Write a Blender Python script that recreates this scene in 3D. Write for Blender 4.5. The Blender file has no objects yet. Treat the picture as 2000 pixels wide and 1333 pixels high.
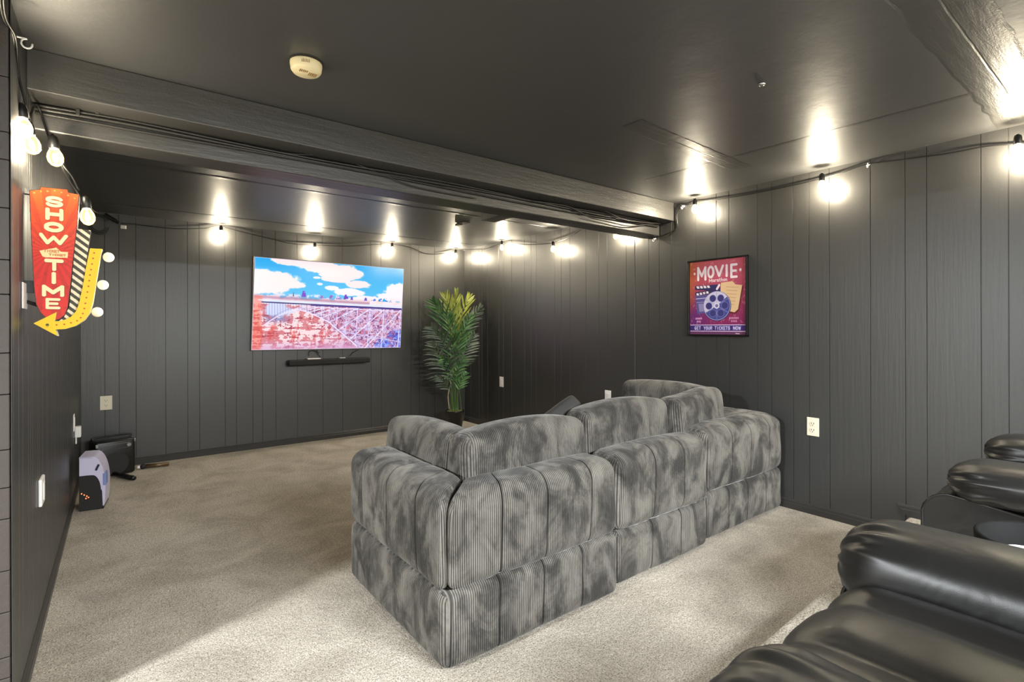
import bpy, bmesh, math, random
import numpy as np
from mathutils import Vector, Matrix
random.seed(7)
C = bpy.context.scene.collection
S = bpy.context.scene

# ------------------------------------------------------------------ camera
H, W = 2.13, 3.67            # ceiling height, room width
CAM = np.array([-3.42, -5.435, 1.172]); YAW, ROLL = .654, -.003
_f = np.array([math.sin(YAW), math.cos(YAW), 0.]); _r0 = np.array([math.cos(YAW), -math.sin(YAW), 0.])
_u0 = np.cross(_r0, _f)
_r = math.cos(ROLL)*_r0 + math.sin(ROLL)*_u0; _u = -math.sin(ROLL)*_r0 + math.cos(ROLL)*_u0
cd = bpy.data.cameras.new('camera'); cam = bpy.data.objects.new('camera', cd); C.objects.link(cam)
cam.matrix_world = Matrix(((_r[0], _u[0], -_f[0], CAM[0]), (_r[1], _u[1], -_f[1], CAM[1]), (_r[2], _u[2], -_f[2], CAM[2]), (0, 0, 0, 1)))
cd.sensor_width = 36.; cd.lens = 18.; cd.shift_y = -28/2000.; cd.clip_start = .02
S.camera = cam
def on(ax, v, x, y):         # where the photo's pixel (x, y) meets the plane axis = v
    d = _f + (x-1000)/1000.*_r - (y-638.5)/1000.*_u
    return CAM + (v-CAM[ax])/d[ax]*d
def onX(v, x, y): return on(0, v, x, y)
def onY(v, x, y): return on(1, v, x, y)
def onZ(v, x, y): return on(2, v, x, y)

# ------------------------------------------------------------------ world, lamps, exposure
S.view_settings.view_transform = 'Standard'; S.view_settings.look = 'None'
S.view_settings.exposure = 1.2; S.view_settings.gamma = 1.0; S.view_settings.use_curve_mapping = False
wd = bpy.data.worlds.new('world'); S.world = wd; wd.use_nodes = True
wd.node_tree.nodes['Background'].inputs[0].default_value = (1, .97, .93, 1)
wd.node_tree.nodes['Background'].inputs[1].default_value = 0.3
BULB_W = 7.8
def area(name, loc, sx, sy, power, col=(1, .95, .88), rot=(0, 0, 0)):
    l = bpy.data.lights.new(name, 'AREA'); l.shape = 'RECTANGLE'; l.size = sx; l.size_y = sy; l.energy = power; l.color = col
    o = bpy.data.objects.new(name, l); o.location = loc; o.rotation_euler = rot; C.objects.link(o); return o
area('ceiling_lamp_adjoining_room', (-5.9, -4.2, 2.07), .25, .25, 170, (.93, .975, 1))
area('rear_fill_light', (-1.9, -7.2, 2.1), 1.6, .8, 300, (.93, .975, 1))  # added fill light behind the camera, not a known fixture

# ------------------------------------------------------------------ materials
MATS = {}
def sl(c):                   # sRGB 0-255 -> linear
    a = np.asarray(c, float)/255.
    return np.where(a <= .04045, a/12.92, ((a+.055)/1.055)**2.4)
def mat(name, col=(200, 200, 200), rough=.5, metal=0, spec=.5, emit=None, estr=1, alpha=None):
    if name in MATS: return MATS[name]
    m = bpy.data.materials.new(name); m.use_nodes = True; b = m.node_tree.nodes['Principled BSDF']
    b.inputs['Base Color'].default_value = (*sl(col), 1); b.inputs['Roughness'].default_value = rough
    b.inputs['Metallic'].default_value = metal; b.inputs['Specular IOR Level'].default_value = spec
    if emit: b.inputs['Emission Color'].default_value = (*sl(emit), 1); b.inputs['Emission Strength'].default_value = estr
    MATS[name] = m; return m
def nd(m, t, **k):
    n = m.node_tree.nodes.new(t)
    for a, v in k.items():
        if a in n.inputs.keys(): n.inputs[a].default_value = v
        else: setattr(n, a, v)
    return n
def lk(m, a, b): m.node_tree.links.new(a, b)
def bsdf(m): return m.node_tree.nodes['Principled BSDF']
def ramp(m, fac, stops):
    r = nd(m, 'ShaderNodeValToRGB'); lk(m, fac, r.inputs[0]); e = r.color_ramp.elements
    while len(e) < len(stops): e.new(.5)
    for q, (p, c) in zip(e, stops): q.position = p; q.color = (*sl(c), 1)
    return r
def noise(m, scale, detail=3, rough=.55, vec=None, dist=0):
    n = nd(m, 'ShaderNodeTexNoise', Scale=scale, Detail=detail, Roughness=rough, Distortion=dist)
    if vec is not None: lk(m, vec, n.inputs['Vector'])
    return n
def mapped(m, scale=(1, 1, 1)):
    tc = nd(m, 'ShaderNodeTexCoord'); mp = nd(m, 'ShaderNodeMapping'); mp.inputs['Scale'].default_value = scale
    lk(m, tc.outputs['Object'], mp.inputs[0]); return mp.outputs[0]
def bump(m, h, strength=.3, dist=.01, prev=None):
    b = nd(m, 'ShaderNodeBump', Strength=strength, Distance=dist); lk(m, h, b.inputs['Height'])
    if prev is not None: lk(m, prev, b.inputs['Normal'])
    lk(m, b.outputs[0], bsdf(m).inputs['Normal']); return b.outputs[0]

M_wall = mat('charcoal_panel_paint', (47, 46.5, 45.5), .4, spec=.9)
n1 = noise(M_wall, 60, 3, .6, mapped(M_wall, (1, 1, .04))); n2 = noise(M_wall, 90, 3, .6, mapped(M_wall))
bb = bump(M_wall, n1.outputs[0], .25, .003); bump(M_wall, n2.outputs[0], .12, .002, bb)
rr = ramp(M_wall, n1.outputs[0], [(.3, (95, 95, 95)), (.7, (125, 125, 125))])
lk(M_wall, rr.outputs[0], nd(M_wall, 'ShaderNodeRGBToBW').inputs[0])
M_ceil = mat('charcoal_gloss_ceiling_paint', (58, 58, 58), .45, spec=1.0)
n1 = noise(M_ceil, 5, 4, .6, mapped(M_ceil)); n2 = noise(M_ceil, 120, 2, .5, mapped(M_ceil))
bb = bump(M_ceil, n1.outputs[0], .12, .02); bump(M_ceil, n2.outputs[0], .07, .002, bb)
M_beam = mat('charcoal_beam_paint', (58, 57, 55), .38, spec=.8)
n1 = noise(M_beam, 30, 4, .65, mapped(M_beam, (.12, 1, 1))); n2 = noise(M_beam, 150, 2, .5, mapped(M_beam))
bb = bump(M_beam, n1.outputs[0], .5, .004); bump(M_beam, n2.outputs[0], .25, .002, bb)
M_base = mat('baseboard_paint', (50, 48, 46), .35)
M_block = mat('charcoal_block_paint', (64, 58, 54), .5)
n2 = noise(M_block, 60, 4, .6, mapped(M_block)); bump(M_block, n2.outputs[0], .4, .004)
M_carpet = mat('beige_carpet', (190, 178, 160), .95, spec=.1)
v = mapped(M_carpet)
n1 = noise(M_carpet, 190, 3, .7, v); n2 = noise(M_carpet, 3.2, 4, .6, v, .6); n3 = noise(M_carpet, 60, 3, .6, v)
r1 = ramp(M_carpet, n1.outputs[0], [(.34, (122, 113, 103)), (.45, (190, 181, 168)), (.56, (220, 213, 202)), (.68, (238, 233, 225))])
r2 = ramp(M_carpet, n2.outputs[0], [(.36, (222, 220, 216)), (.62, (255, 254, 252))])
r3 = ramp(M_carpet, n3.outputs[0], [(.3, (226, 224, 220)), (.65, (255, 255, 255))])
mx = nd(M_carpet, 'ShaderNodeMixRGB', blend_type='MULTIPLY'); mx.inputs[0].default_value = 1
lk(M_carpet, r1.outputs[0], mx.inputs[1]); lk(M_carpet, r2.outputs[0], mx.inputs[2])
my = nd(M_carpet, 'ShaderNodeMixRGB', blend_type='MULTIPLY'); my.inputs[0].default_value = 1
lk(M_carpet, mx.outputs[0], my.inputs[1]); lk(M_carpet, r3.outputs[0], my.inputs[2])
lk(M_carpet, my.outputs[0], bsdf(M_carpet).inputs['Base Color'])
bb = bump(M_carpet, n1.outputs[0], .9, .006); bump(M_carpet, n3.outputs[0], .6, .01, bb)
M_cord = mat('grey_corduroy_velvet', (128, 123, 115), .85, spec=.15)
v = mapped(M_cord)
n1 = noise(M_cord, 1.0, 7, .66, mapped(M_cord, (8, 8, 5)), .5); n2 = noise(M_cord, 260, 2, .6, v)
r1 = ramp(M_cord, n1.outputs[0], [(.38, (60, 58, 55)), (.46, (82, 79, 75)), (.53, (108, 104, 98)), (.64, (128, 124, 117))])
ga = nd(M_cord, 'ShaderNodeAttribute', attribute_name='groove'); gm = nd(M_cord, 'ShaderNodeMixRGB', blend_type='MIX'); gm.inputs[2].default_value = (*sl((26, 25, 23)), 1)
lk(M_cord, ga.outputs['Fac'], gm.inputs[0]); lk(M_cord, r1.outputs[0], gm.inputs[1]); lk(M_cord, gm.outputs[0], bsdf(M_cord).inputs['Base Color'])   # grooves and seams coloured darker: ground weave plus painted groove shade
bsdf(M_cord).inputs['Sheen Weight'].default_value = .35; bsdf(M_cord).inputs['Sheen Roughness'].default_value = .4
bump(M_cord, n2.outputs[0], .3, .002)
M_leather = mat('black_leather', (25, 24, 23), .38)
v = mapped(M_leather)
n1 = noise(M_leather, 7, 3, .5, v, .5); n2 = noise(M_leather, 420, 2, .5, v)
bb = bump(M_leather, n1.outputs[0], .25, .02); bump(M_leather, n2.outputs[0], .1, .0008, bb)
M_blackp = mat('black_plastic', (12, 12, 13), .38)
M_blackm = mat('black_rubber_cable', (20, 19, 19), .4)
M_cable = mat('painted_cable', (44, 42, 40), .35)
M_white = mat('white_plastic', (232, 230, 226), .4)
M_cream = mat('cream_plastic', (236, 222, 178), .4)
M_ivory = mat('ivory_plastic', (232, 222, 198), .4)
M_slot = mat('dark_slot', (40, 36, 30), .6)
M_black = mat('black_frame', (16, 15, 15), .3)
M_metal = mat('brushed_metal', (190, 190, 190), .3, 1)
M_lav = mat('lavender_white_plastic', (200, 196, 222), .35)
M_grille = mat('black_grille', (24, 23, 22), .7)
M_led = mat('orange_indicator', (200, 90, 60), .4, emit=(255, 120, 70), estr=1.2)
M_bronze = mat('bronze_microphone_body', (112, 92, 66), .35, .6)
M_moss = mat('green_moss', (98, 104, 52), .9)
n1 = noise(M_moss, 150, 3, .6, mapped(M_moss)); bump(M_moss, n1.outputs[0], 1, .01)
M_stem = mat('palm_stem', (84, 112, 60), .5)
M_napkin = mat('white_paper', (240, 240, 238), .8)
def leafmat(name, c1, c2):
    m = mat(name, c1, .35); n = noise(m, 14, 2, .5, mapped(m)); r = ramp(m, n.outputs[0], [(.35, c1), (.7, c2)])
    lk(m, r.outputs[0], bsdf(m).inputs['Base Color']); return m
M_leafY = leafmat('yellow_green_leaf', (128, 142, 48), (172, 180, 76))
M_leafG = leafmat('green_leaf', (46, 92, 48), (96, 136, 78))
M_leafD = leafmat('dark_green_leaf', (58, 72, 60), (104, 116, 100))
# bulb glass: thin, lightly amber, glowing a little from its filament
M_glass = bpy.data.materials.new('amber_bulb_glass'); M_glass.use_nodes = True
nt = M_glass.node_tree; nt.nodes.clear()
o_ = nt.nodes.new('ShaderNodeOutputMaterial'); tr = nt.nodes.new('ShaderNodeBsdfTransparent'); tr.inputs[0].default_value = (1, .95, .84, 1)
gl = nt.nodes.new('ShaderNodeBsdfGlossy'); gl.inputs['Roughness'].default_value = .08
em = nt.nodes.new('ShaderNodeEmission'); em.inputs[0].default_value = (1, .62, .2, 1); em.inputs[1].default_value = .45
fr = nt.nodes.new('ShaderNodeFresnel'); fr.inputs[0].default_value = 1.4
mi = nt.nodes.new('ShaderNodeMixShader'); ad = nt.nodes.new('ShaderNodeAddShader')
nt.links.new(fr.outputs[0], mi.inputs[0]); nt.links.new(tr.outputs[0], mi.inputs[1]); nt.links.new(gl.outputs[0], mi.inputs[2])
nt.links.new(mi.outputs[0], ad.inputs[0]); nt.links.new(em.outputs[0], ad.inputs[1]); nt.links.new(ad.outputs[0], o_.inputs[0])
M_fil = mat('glowing_filament', (255, 220, 150), .5, emit=(255, 226, 160), estr=25)
M_globe = mat('milky_globe_bulb', (214, 202, 176), .25, emit=(255, 232, 180), estr=.16)
def paintmat(name, rough=.5, emission=0):
    m = mat(name, (255, 255, 255), rough); a = nd(m, 'ShaderNodeAttribute', attribute_name='Col')
    if emission:
        lk(m, a.outputs[0], bsdf(m).inputs['Emission Color']); bsdf(m).inputs['Emission Strength'].default_value = emission
        bsdf(m).inputs['Base Color'].default_value = (.01, .01, .01, 1)
    else: lk(m, a.outputs[0], bsdf(m).inputs['Base Color'])
    return m

# ------------------------------------------------------------------ object helpers
def tag(o, label=None, cat=None, group=None, kind=None):
    if label: o['label'] = label
    if cat: o['category'] = cat
    if group: o['group'] = group
    if kind: o['kind'] = kind
    return o
def thing(name, label, cat, loc=(0, 0, 0), rotz=0, group=None):
    o = bpy.data.objects.new(name, None); o.empty_display_size = .1; C.objects.link(o)
    o.location = loc; o.rotation_euler = (0, 0, rotz); return tag(o, label, cat, group)
def link(name, me, m, parent=None, smooth=False):
    if m is not None:
        for k in (m if isinstance(m, (list, tuple)) else [m]): me.materials.append(k)
    if smooth: me.polygons.foreach_set('use_smooth', [True]*len(me.polygons))
    o = bpy.data.objects.new(name, me); C.objects.link(o)
    if parent: o.parent = parent
    return o
def obj(name, bm, m, parent=None, smooth=False):
    me = bpy.data.meshes.new(name); bmesh.ops.recalc_face_normals(bm, faces=bm.faces); bm.to_mesh(me); bm.free()
    return link(name, me, m, parent, smooth)
def npobj(name, V, F, m, parent=None, smooth=True):
    me = bpy.data.meshes.new(name); V = np.asarray(V, np.float32); F = np.asarray(F, np.int32)
    me.vertices.add(len(V)); me.vertices.foreach_set('co', V.ravel())
    me.loops.add(F.size); me.loops.foreach_set('vertex_index', F.ravel())
    me.polygons.add(len(F)); me.polygons.foreach_set('loop_start', np.arange(0, F.size, F.shape[1], dtype=np.int32))
    me.polygons.foreach_set('loop_total', np.full(len(F), F.shape[1], np.int32))
    me.update(calc_edges=True); me.validate()
    return link(name, me, m, parent, smooth)
def bm_(): return bmesh.new()
def box(bm, lo, hi, bev=0, mi=0, seg=2, M=None):
    c = [(a+b)/2 for a, b in zip(lo, hi)]; s = [abs(b-a) for a, b in zip(lo, hi)]
    g = bmesh.ops.create_cube(bm, size=1, matrix=Matrix.Translation(c) @ Matrix.Diagonal((*s, 1)))
    vs = g['verts']; fs = {f for v_ in vs for f in v_.link_faces}
    if bev:
        es = list({e for v_ in vs for e in v_.link_edges})
        r = bmesh.ops.bevel(bm, geom=es, offset=bev, segments=seg, affect='EDGES', profile=.5)
        vs = list({v_ for f in r['faces'] for v_ in f.verts} | {v_ for v_ in vs if v_.is_valid}); fs = {f for v_ in vs for f in v_.link_faces}
    for f in fs: f.material_index = mi
    if M is not None: bmesh.ops.transform(bm, matrix=M, verts=vs)
    return vs
def cyl(bm, p, r, h, axis='z', n=24, r2=None, mi=0):
    R = {'z': Matrix(), 'x': Matrix.Rotation(math.pi/2, 4, 'Y'), 'y': Matrix.Rotation(-math.pi/2, 4, 'X')}[axis] if isinstance(axis, str) else Vector((0, 0, 1)).rotation_difference(Vector(axis)).to_matrix().to_4x4()
    g = bmesh.ops.create_cone(bm, cap_ends=True, segments=n, radius1=r, radius2=r if r2 is None else r2, depth=h, matrix=Matrix.Translation(p) @ R)
    for v_ in g['verts']:
        for f in v_.link_faces: f.material_index = mi
    return g['verts']
def lathe(bm, prof, n=24, M=None, mi=0):
    rings = []
    for r, z in prof:
        rings.append([bm.verts.new((r*math.cos(2*math.pi*i/n), r*math.sin(2*math.pi*i/n), z)) for i in range(n)])
    for a, b in zip(rings, rings[1:]):
        for i in range(n): bm.faces.new((a[i], a[(i+1) % n], b[(i+1) % n], b[i])).material_index = mi
    for q in (rings[0], rings[-1]): bm.faces.new(q).material_index = mi
    if M is not None: bmesh.ops.transform(bm, matrix=M, verts=[v_ for q in rings for v_ in q])
def smoothpath(P, n=8):
    P = [Vector(p) for p in P]
    if len(P) < 3: return P
    out = []
    Q = [P[0]*2-P[1]] + P + [P[-1]*2-P[-2]]
    for i in range(1, len(Q)-2):
        a, b, c, d = Q[i-1:i+3]
        for k in range(n):
            t = k/n; out.append(.5*((2*b)+(c-a)*t+(2*a-5*b+4*c-d)*t*t+(3*b-a-3*c+d)*t**3))
    out.append(P[-1]); return out
def tube(bm, P, r, n=8, mi=0, sm=True, closed=False):
    P = smoothpath(P) if sm else [Vector(p) for p in P]
    rings = []; up = Vector((0, 0, 1))
    for i, p in enumerate(P):
        t = (P[min(i+1, len(P)-1)]-P[max(i-1, 0)])
        if t.length < 1e-9: t = Vector((0, 0, 1))
        t.normalize(); a = t.cross(up)
        if a.length < .05: a = t.cross(Vector((1, 0, 0)))
        a.normalize(); b = t.cross(a); rr_ = r(i/(len(P)-1)) if callable(r) else r
        rings.append([bm.verts.new(p+(a*math.cos(2*math.pi*k/n)+b*math.sin(2*math.pi*k/n))*rr_) for k in range(n)])
    for a, b in zip(rings, rings[1:]):
        for k in range(n): bm.faces.new((a[k], a[(k+1) % n], b[(k+1) % n], b[k])).material_index = mi
    for q in (rings[0], rings[-1]): bm.faces.new(q).material_index = mi
def prism(bm, poly, fn, d0, d1, mi=0, side_mi=None):
    """poly: 2-D outline; fn(p, d) -> 3-D point"""
    a = [bm.verts.new(fn(p, d0)) for p in poly]; b = [bm.verts.new(fn(p, d1)) for p in poly]
    bm.faces.new(a).material_index = mi; bm.faces.new(b[::-1]).material_index = mi
    for i in range(len(poly)):
        j = (i+1) % len(poly); bm.faces.new((a[i], b[i], b[j], a[j])).material_index = mi if side_mi is None else side_mi
def copy_tree(root, loc=None, rotz=None, **k):
    r = root.copy(); C.objects.link(r)
    if loc is not None: r.location = loc
    if rotz is not None: r.rotation_euler.z = rotz
    for a, b in k.items(): r[a] = b
    for ch in list(root.children):
        c = ch.copy(); C.objects.link(c); c.parent = r
        for g in ch.children:
            d = g.copy(); C.objects.link(d); d.parent = c
    return r

# ------------------------------------------------------------------ canvas for printed or displayed pictures
class Canvas:
    def __init__(s, w, h, bg):
        s.w, s.h = w, h; s.a = np.empty((h, w, 3)); s.a[:] = bg
        s.X, s.Y = np.meshgrid((np.arange(w)+.5)/w, (np.arange(h)+.5)/h); s.asp = w/h
    def mix(s, m, c):
        m = np.clip(m, 0, 1)[..., None]; s.a[:] = s.a*(1-m)+np.asarray(c, float)*m
    def line(s, p, q, w, c, al=1):
        ax, ay, bx, by = p[0]*s.asp, p[1], q[0]*s.asp, q[1]; pad_ = w+.01
        x0 = int(max(0, (min(p[0], q[0])-pad_)*s.w)); x1 = int(min(s.w, (max(p[0], q[0])+pad_)*s.w+2))
        y0 = int(max(0, (min(ay, by)-pad_)*s.h)); y1 = int(min(s.h, (max(ay, by)+pad_)*s.h+2))
        if x1 <= x0 or y1 <= y0: return
        X = s.X[y0:y1, x0:x1]*s.asp; Y = s.Y[y0:y1, x0:x1]; dx, dy = bx-ax, by-ay
        t = np.clip(((X-ax)*dx+(Y-ay)*dy)/(dx*dx+dy*dy+1e-12), 0, 1)
        d = np.hypot(X-ax-t*dx, Y-ay-t*dy); m = (np.clip((w/2-d)*s.h+.5, 0, 1)*al)[..., None]
        s.a[y0:y1, x0:x1] = s.a[y0:y1, x0:x1]*(1-m)+np.asarray(c, float)*m
    def inside(s, poly):
        r = np.zeros((s.h, s.w), bool); n = len(poly)
        for i in range(n):
            x1, y1 = poly[i]; x2, y2 = poly[(i+1) % n]
            if y1 == y2: continue
            c = ((s.Y < y1) != (s.Y < y2)) & (s.X < (x2-x1)*(s.Y-y1)/(y2-y1)+x1); r ^= c
        return r
    def poly(s, P, c, al=1): s.mix(s.inside(P)*al, c)
    def disc(s, x, y, r, c, al=1, r0=0):
        d = np.hypot((s.X-x)*s.asp, s.Y-y); s.mix(np.clip((r-d)*s.h+.5, 0, 1)*np.clip((d-r0)*s.h+.5, 0, 1)*al if r0 else np.clip((r-d)*s.h+.5, 0, 1)*al, c)
    def text(s, t, x0, y0, x1, y1, w, c, gap=.28, tilt=0):
        n = len(t); cw = (x1-x0)/(n+(n-1)*gap)
        for i, ch in enumerate(t):
            ox = x0+i*cw*(1+gap); oy = tilt*(ox-x0)
            for pl in FONT.get(ch, []):
                for a, b in zip(pl, pl[1:]): s.line((ox+a[0]*cw, y0+oy+a[1]*(y1-y0)), (ox+b[0]*cw, y0+oy+b[1]*(y1-y0)), w, c)
def arc(cx, cy, rx, ry, a0, a1, n=12): return [(cx+rx*math.cos(math.radians(a0+(a1-a0)*i/n)), cy+ry*math.sin(math.radians(a0+(a1-a0)*i/n))) for i in range(n+1)]
FONT = {
 'S': [arc(.5, .27, .45, .27, -20, -180, 9)+arc(.5, .27, .45, .23, 180, 90, 4)[1:]+arc(.5, .73, .45, .23, -90, 0, 4)[1:]+arc(.5, .73, .45, .27, 0, 165, 9)[1:]],
 'H': [[(.05, 0), (.05, 1)], [(.95, 0), (.95, 1)], [(.05, .5), (.95, .5)]],
 'O': [arc(.5, .5, .47, .5, 0, 360, 20)], 'W': [[(0, 0), (.25, 1), (.5, .25), (.75, 1), (1, 0)]],
 'T': [[(0, 0), (1, 0)], [(.5, 0), (.5, 1)]], 'I': [[(.5, 0), (.5, 1)]], 'M': [[(.02, 1), (.02, 0), (.5, .7), (.98, 0), (.98, 1)]],
 'E': [[(.95, 0), (.05, 0), (.05, 1), (.95, 1)], [(.05, .5), (.8, .5)]], 'V': [[(0, 0), (.5, 1), (1, 0)]],
 'G': [arc(.5, .5, .47, .5, -45, -320, 16)+[(.97, .55), (.55, .55)]], 'Y': [[(0, 0), (.5, .5), (1, 0)], [(.5, .5), (.5, 1)]],
 'U': [[(.05, 0), (.05, .65)]+arc(.5, .65, .45, .35, 180, 0, 8)+[(.95, 0)]], 'C': [arc(.5, .5, .47, .5, -45, -315, 16)],
 'R': [[(.05, 1), (.05, 0), (.55, 0)]+arc(.55, .25, .4, .25, -90, 90, 8)+[(.05, .5)], [(.5, .5), (.95, 1)]],
 'K': [[(.05, 0), (.05, 1)], [(.95, 0), (.05, .55)], [(.35, .4), (.95, 1)]], 'N': [[(.05, 1), (.05, 0), (.95, 1), (.95, 0)]],
 'a': [arc(.4, .7, .35, .28, 0, 360, 12), [(.78, .42), (.78, 1), (1, .95)]], 'r': [[(.2, .42), (.2, 1)], [(.2, .6), (.5, .42), (.85, .45)]],
 't': [[(.4, .1), (.4, .9), (.6, 1), (.85, .95)], [(.1, .42), (.8, .42)]], 'h': [[(.15, 0), (.15, 1)], [(.15, .6), (.5, .42), (.8, .55), (.8, 1)]],
 'o': [arc(.5, .7, .38, .29, 0, 360, 12)], 'n': [[(.15, .42), (.15, 1)], [(.15, .6), (.5, .42), (.8, .55), (.8, 1), (1, .95)]],
}
def vnoise(h, w, fy, fx, seed, oct=4):
    rng = np.random.RandomState(seed); out = np.zeros((h, w)); amp = 1; tot = 0
    for o in range(oct):
        gy, gx = int(fy*2**o)+2, int(fx*2**o)+2; g = rng.rand(gy+1, gx+1)
        y = np.linspace(0, gy-1.001, h); x = np.linspace(0, gx-1.001, w); yi, xi = y.astype(int), x.astype(int)
        fy_, fx_ = y-yi, x-xi; fy_ = fy_*fy_*(3-2*fy_); fx_ = fx_*fx_*(3-2*fx_)
        a = g[yi][:, xi]; b = g[yi][:, xi+1]; c = g[yi+1][:, xi]; d = g[yi+1][:, xi+1]
        out += amp*((a*(1-fx_)+b*fx_)*(1-fy_)[:, None]+(c*(1-fx_)+d*fx_)*fy_[:, None]); tot += amp; amp *= .55
    return out/tot
def picture(name, cv, origin, ux, uy, m, parent=None, mask=None):
    """one quad per canvas cell; origin = top-left, ux/uy = full width/height vectors"""
    h, w = cv.h, cv.w; o = np.array(origin); ux = np.array(ux); uy = np.array(uy)
    gx, gy = np.meshgrid(np.arange(w+1)/w, np.arange(h+1)/h)
    V = o+gx[..., None]*ux+gy[..., None]*uy; idx = np.arange((w+1)*(h+1)).reshape(h+1, w+1)
    F = np.stack([idx[:-1, :-1], idx[1:, :-1], idx[1:, 1:], idx[:-1, 1:]], -1).reshape(-1, 4)
    col = cv.a.reshape(-1, 3)
    if mask is not None: k = mask.ravel(); F = F[k]; col = col[k]
    used, inv = np.unique(F.ravel(), return_inverse=True); V = V.reshape(-1, 3)[used]; F = inv.reshape(-1, 4)
    ob = npobj(name, V, F, m, parent, False); me = ob.data
    at = me.color_attributes.new('Col', 'FLOAT_COLOR', 'CORNER')
    c4 = np.concatenate([sl(np.clip(col, 0, 255)), np.ones((len(col), 1))], 1).astype(np.float32)
    at.data.foreach_set('color', np.repeat(c4, 4, axis=0).ravel()); return ob

# ------------------------------------------------------------------ room shell
RY = -4.53                   # front edge of the carpeted riser
def struct(name, bm, m, label=None): o = obj(name, bm, m); o['kind'] = 'structure'; return o
b = bm_(); box(b, (-8, -9, -.1), (0, 0, 0)); struct('floor', b, M_carpet)
b = bm_(); box(b, (-3.0, -9, 0), (-.001, RY, .13), .018, seg=3)
for v_ in b.verts:
    if v_.co.y > -6: v_.co.y += .035*v_.co.x                       # its front edge is not quite square to the wall
struct('floor_riser', b, M_carpet)
b = bm_(); box(b, (-8, -9, H), (0, 0, H+.1)); struct('ceiling', b, M_ceil)
def panelled(name, a0, a1, grooves, fn, th=.08):
    """wall along an axis with V grooves; fn(a, depth, z)"""
    pts = [(a0, 0)]
    for g, wd_ in sorted(grooves):
        if a0+.01 < g < a1-.01: pts += [(g-wd_, 0), (g-wd_*.3, .0035), (g+wd_*.3, .0035), (g+wd_, 0)]
    pts.append((a1, 0)); b = bm_()
    lo = [b.verts.new(fn(a, d, 0)) for a, d in pts]; hi = [b.verts.new(fn(a, d, H)) for a, d in pts]
    for i in range(len(pts)-1): b.faces.new((lo[i], lo[i+1], hi[i+1], hi[i]))
    l2 = [b.verts.new(fn(a, th, z)) for a, z in ((a0, 0), (a1, 0), (a1, H), (a0, H))]
    b.faces.new(l2); b.faces.new((lo[0], hi[0], l2[3], l2[0])); b.faces.new((lo[-1], l2[1], l2[2], hi[-1]))
    b.faces.new(lo[::-1]+[l2[0], l2[1]]); b.faces.new(hi+[l2[2], l2[3]])
    return struct(name, b, M_wall)
gb = [204, 232, 265, 323, 366, 389, 439, 461, 493, 512, 538, 580, 630, 668.5, 724, 744, 802, 818, 848.5]
panelled('wall_back', -W-.08, 0, [(onY(0, x, 500)[0], .0022) for x in gb], lambda a, d, z: (a, d, z))
gr = [919, 935, 941, 952, 974, 983, 999, 1024, 1037, 1047, 1083, 1096, 1113, 1144, 1169.6, 1186, 1223, 1267, 1287, 1312, 1359, 1399, 1423.6, 1479, 1506.5, 1549, 1580, 1620, 1700, 1768, 1810, 1916, 1970]
panelled('wall_right', -9, 0, [(onX(0, x, 500)[1], .0022) for x in gr]+[(onX(0, 1240.3, 500)[1], .006)]+[(-5.2-.13*i-.05*(i % 3), .0022) for i in range(25)], lambda a, d, z: (d, a, z))
LE = -3.36                   # near end of the left wall
gl_ = []; y = LE+.03
while y < -.05: gl_.append((y, .0022)); y += random.choice([.05, .08, .1, .13, .15])
panelled('wall_left', LE, 0, gl_, lambda a, d, z: (-W-d, a, z))
# painted block return left of the panelled wall
b = bm_(); rows = [0, .16, .22, .35, .47, .62, .71, .82, .98, 1.10, 1.27, 1.37, 1.52, 1.66, 1.74, 1.9, H]
for z0, z1 in zip(rows, rows[1:]):
    off = random.random()*.3
    x = -W-.004
    while x > -8:
        x2 = max(-8, x-off-.12); box(b, (x2+.001, LE-.012, z0+.001), (x, LE+.1, z1-.001), .002); x = x2; off = .28
box(b, (-8, LE, 0), (-W-.002, LE+.1, H)); struct('wall_block', b, M_block)
b = bm_(); box(b, (-8.1, -9, 0), (-8, LE, H)); struct('wall_far', b, mat('pale_paint', (190, 186, 178), .6))
b = bm_(); box(b, (-8.1, -9.1, 0), (0, -9, H)); struct('wall_rear', b, mat('pale_paint'))
b = bm_(); box(b, (-W-.12, -9, 2.0), (-W, LE-.22, H)); struct('trim_header', b, M_beam)
# baseboards
def baseboard(name, fn, a0, a1, z0=0, h=.062, mitre=0):
    prof = [(0, 0), (.013, 0), (.013, h*.55), (.009, h*.66), (.009, h*.8), (.004, h*.93), (.002, h), (0, h)]
    b = bm_(); P = [[b.verts.new(fn(a+(mitre*(h-z) if k else 0), d, z0+z)) for d, z in prof] for k, a in ((0, a0), (1, a1))]
    for i in range(len(prof)): j = (i+1) % len(prof); b.faces.new((P[0][i], P[0][j], P[1][j], P[1][i]))
    for q in P: b.faces.new(q)
    return struct(name, b, M_base)
baseboard('baseboard_back', lambda a, d, z: (a, -d, z), -W, 0)
baseboard('baseboard_right', lambda a, d, z: (-d, a, z), RY, 0)
baseboard('baseboard_left', lambda a, d, z: (-W+d, a, z), LE, 0, h=.05)
baseboard('baseboard_riser', lambda a, d, z: (-d, a, z), -9, -4.478, z0=.128, h=.062, mitre=-.85); bpy.data.objects['baseboard_riser'].data.flip_normals()
# beams under the ceiling
b = bm_(); box(b, (-W, -3.05, 1.988), (-.006, -2.915, H), .004); struct('trim_1', b, M_beam).name = 'ceiling_beam_front'
b = bm_(); box(b, (-W, -2.92, 1.89), (-.012, -2.76, 1.985), .006); box(b, (-W, -2.9, 1.98), (-.012, -2.78, H)); struct('trim_2', b, M_beam).name = 'ceiling_beam_rear'
b = bm_(); box(b, (-1.09, -2.45, 2.035), (-.95, -1.985, H), .003); struct('ceiling_block', b, M_beam)
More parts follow.
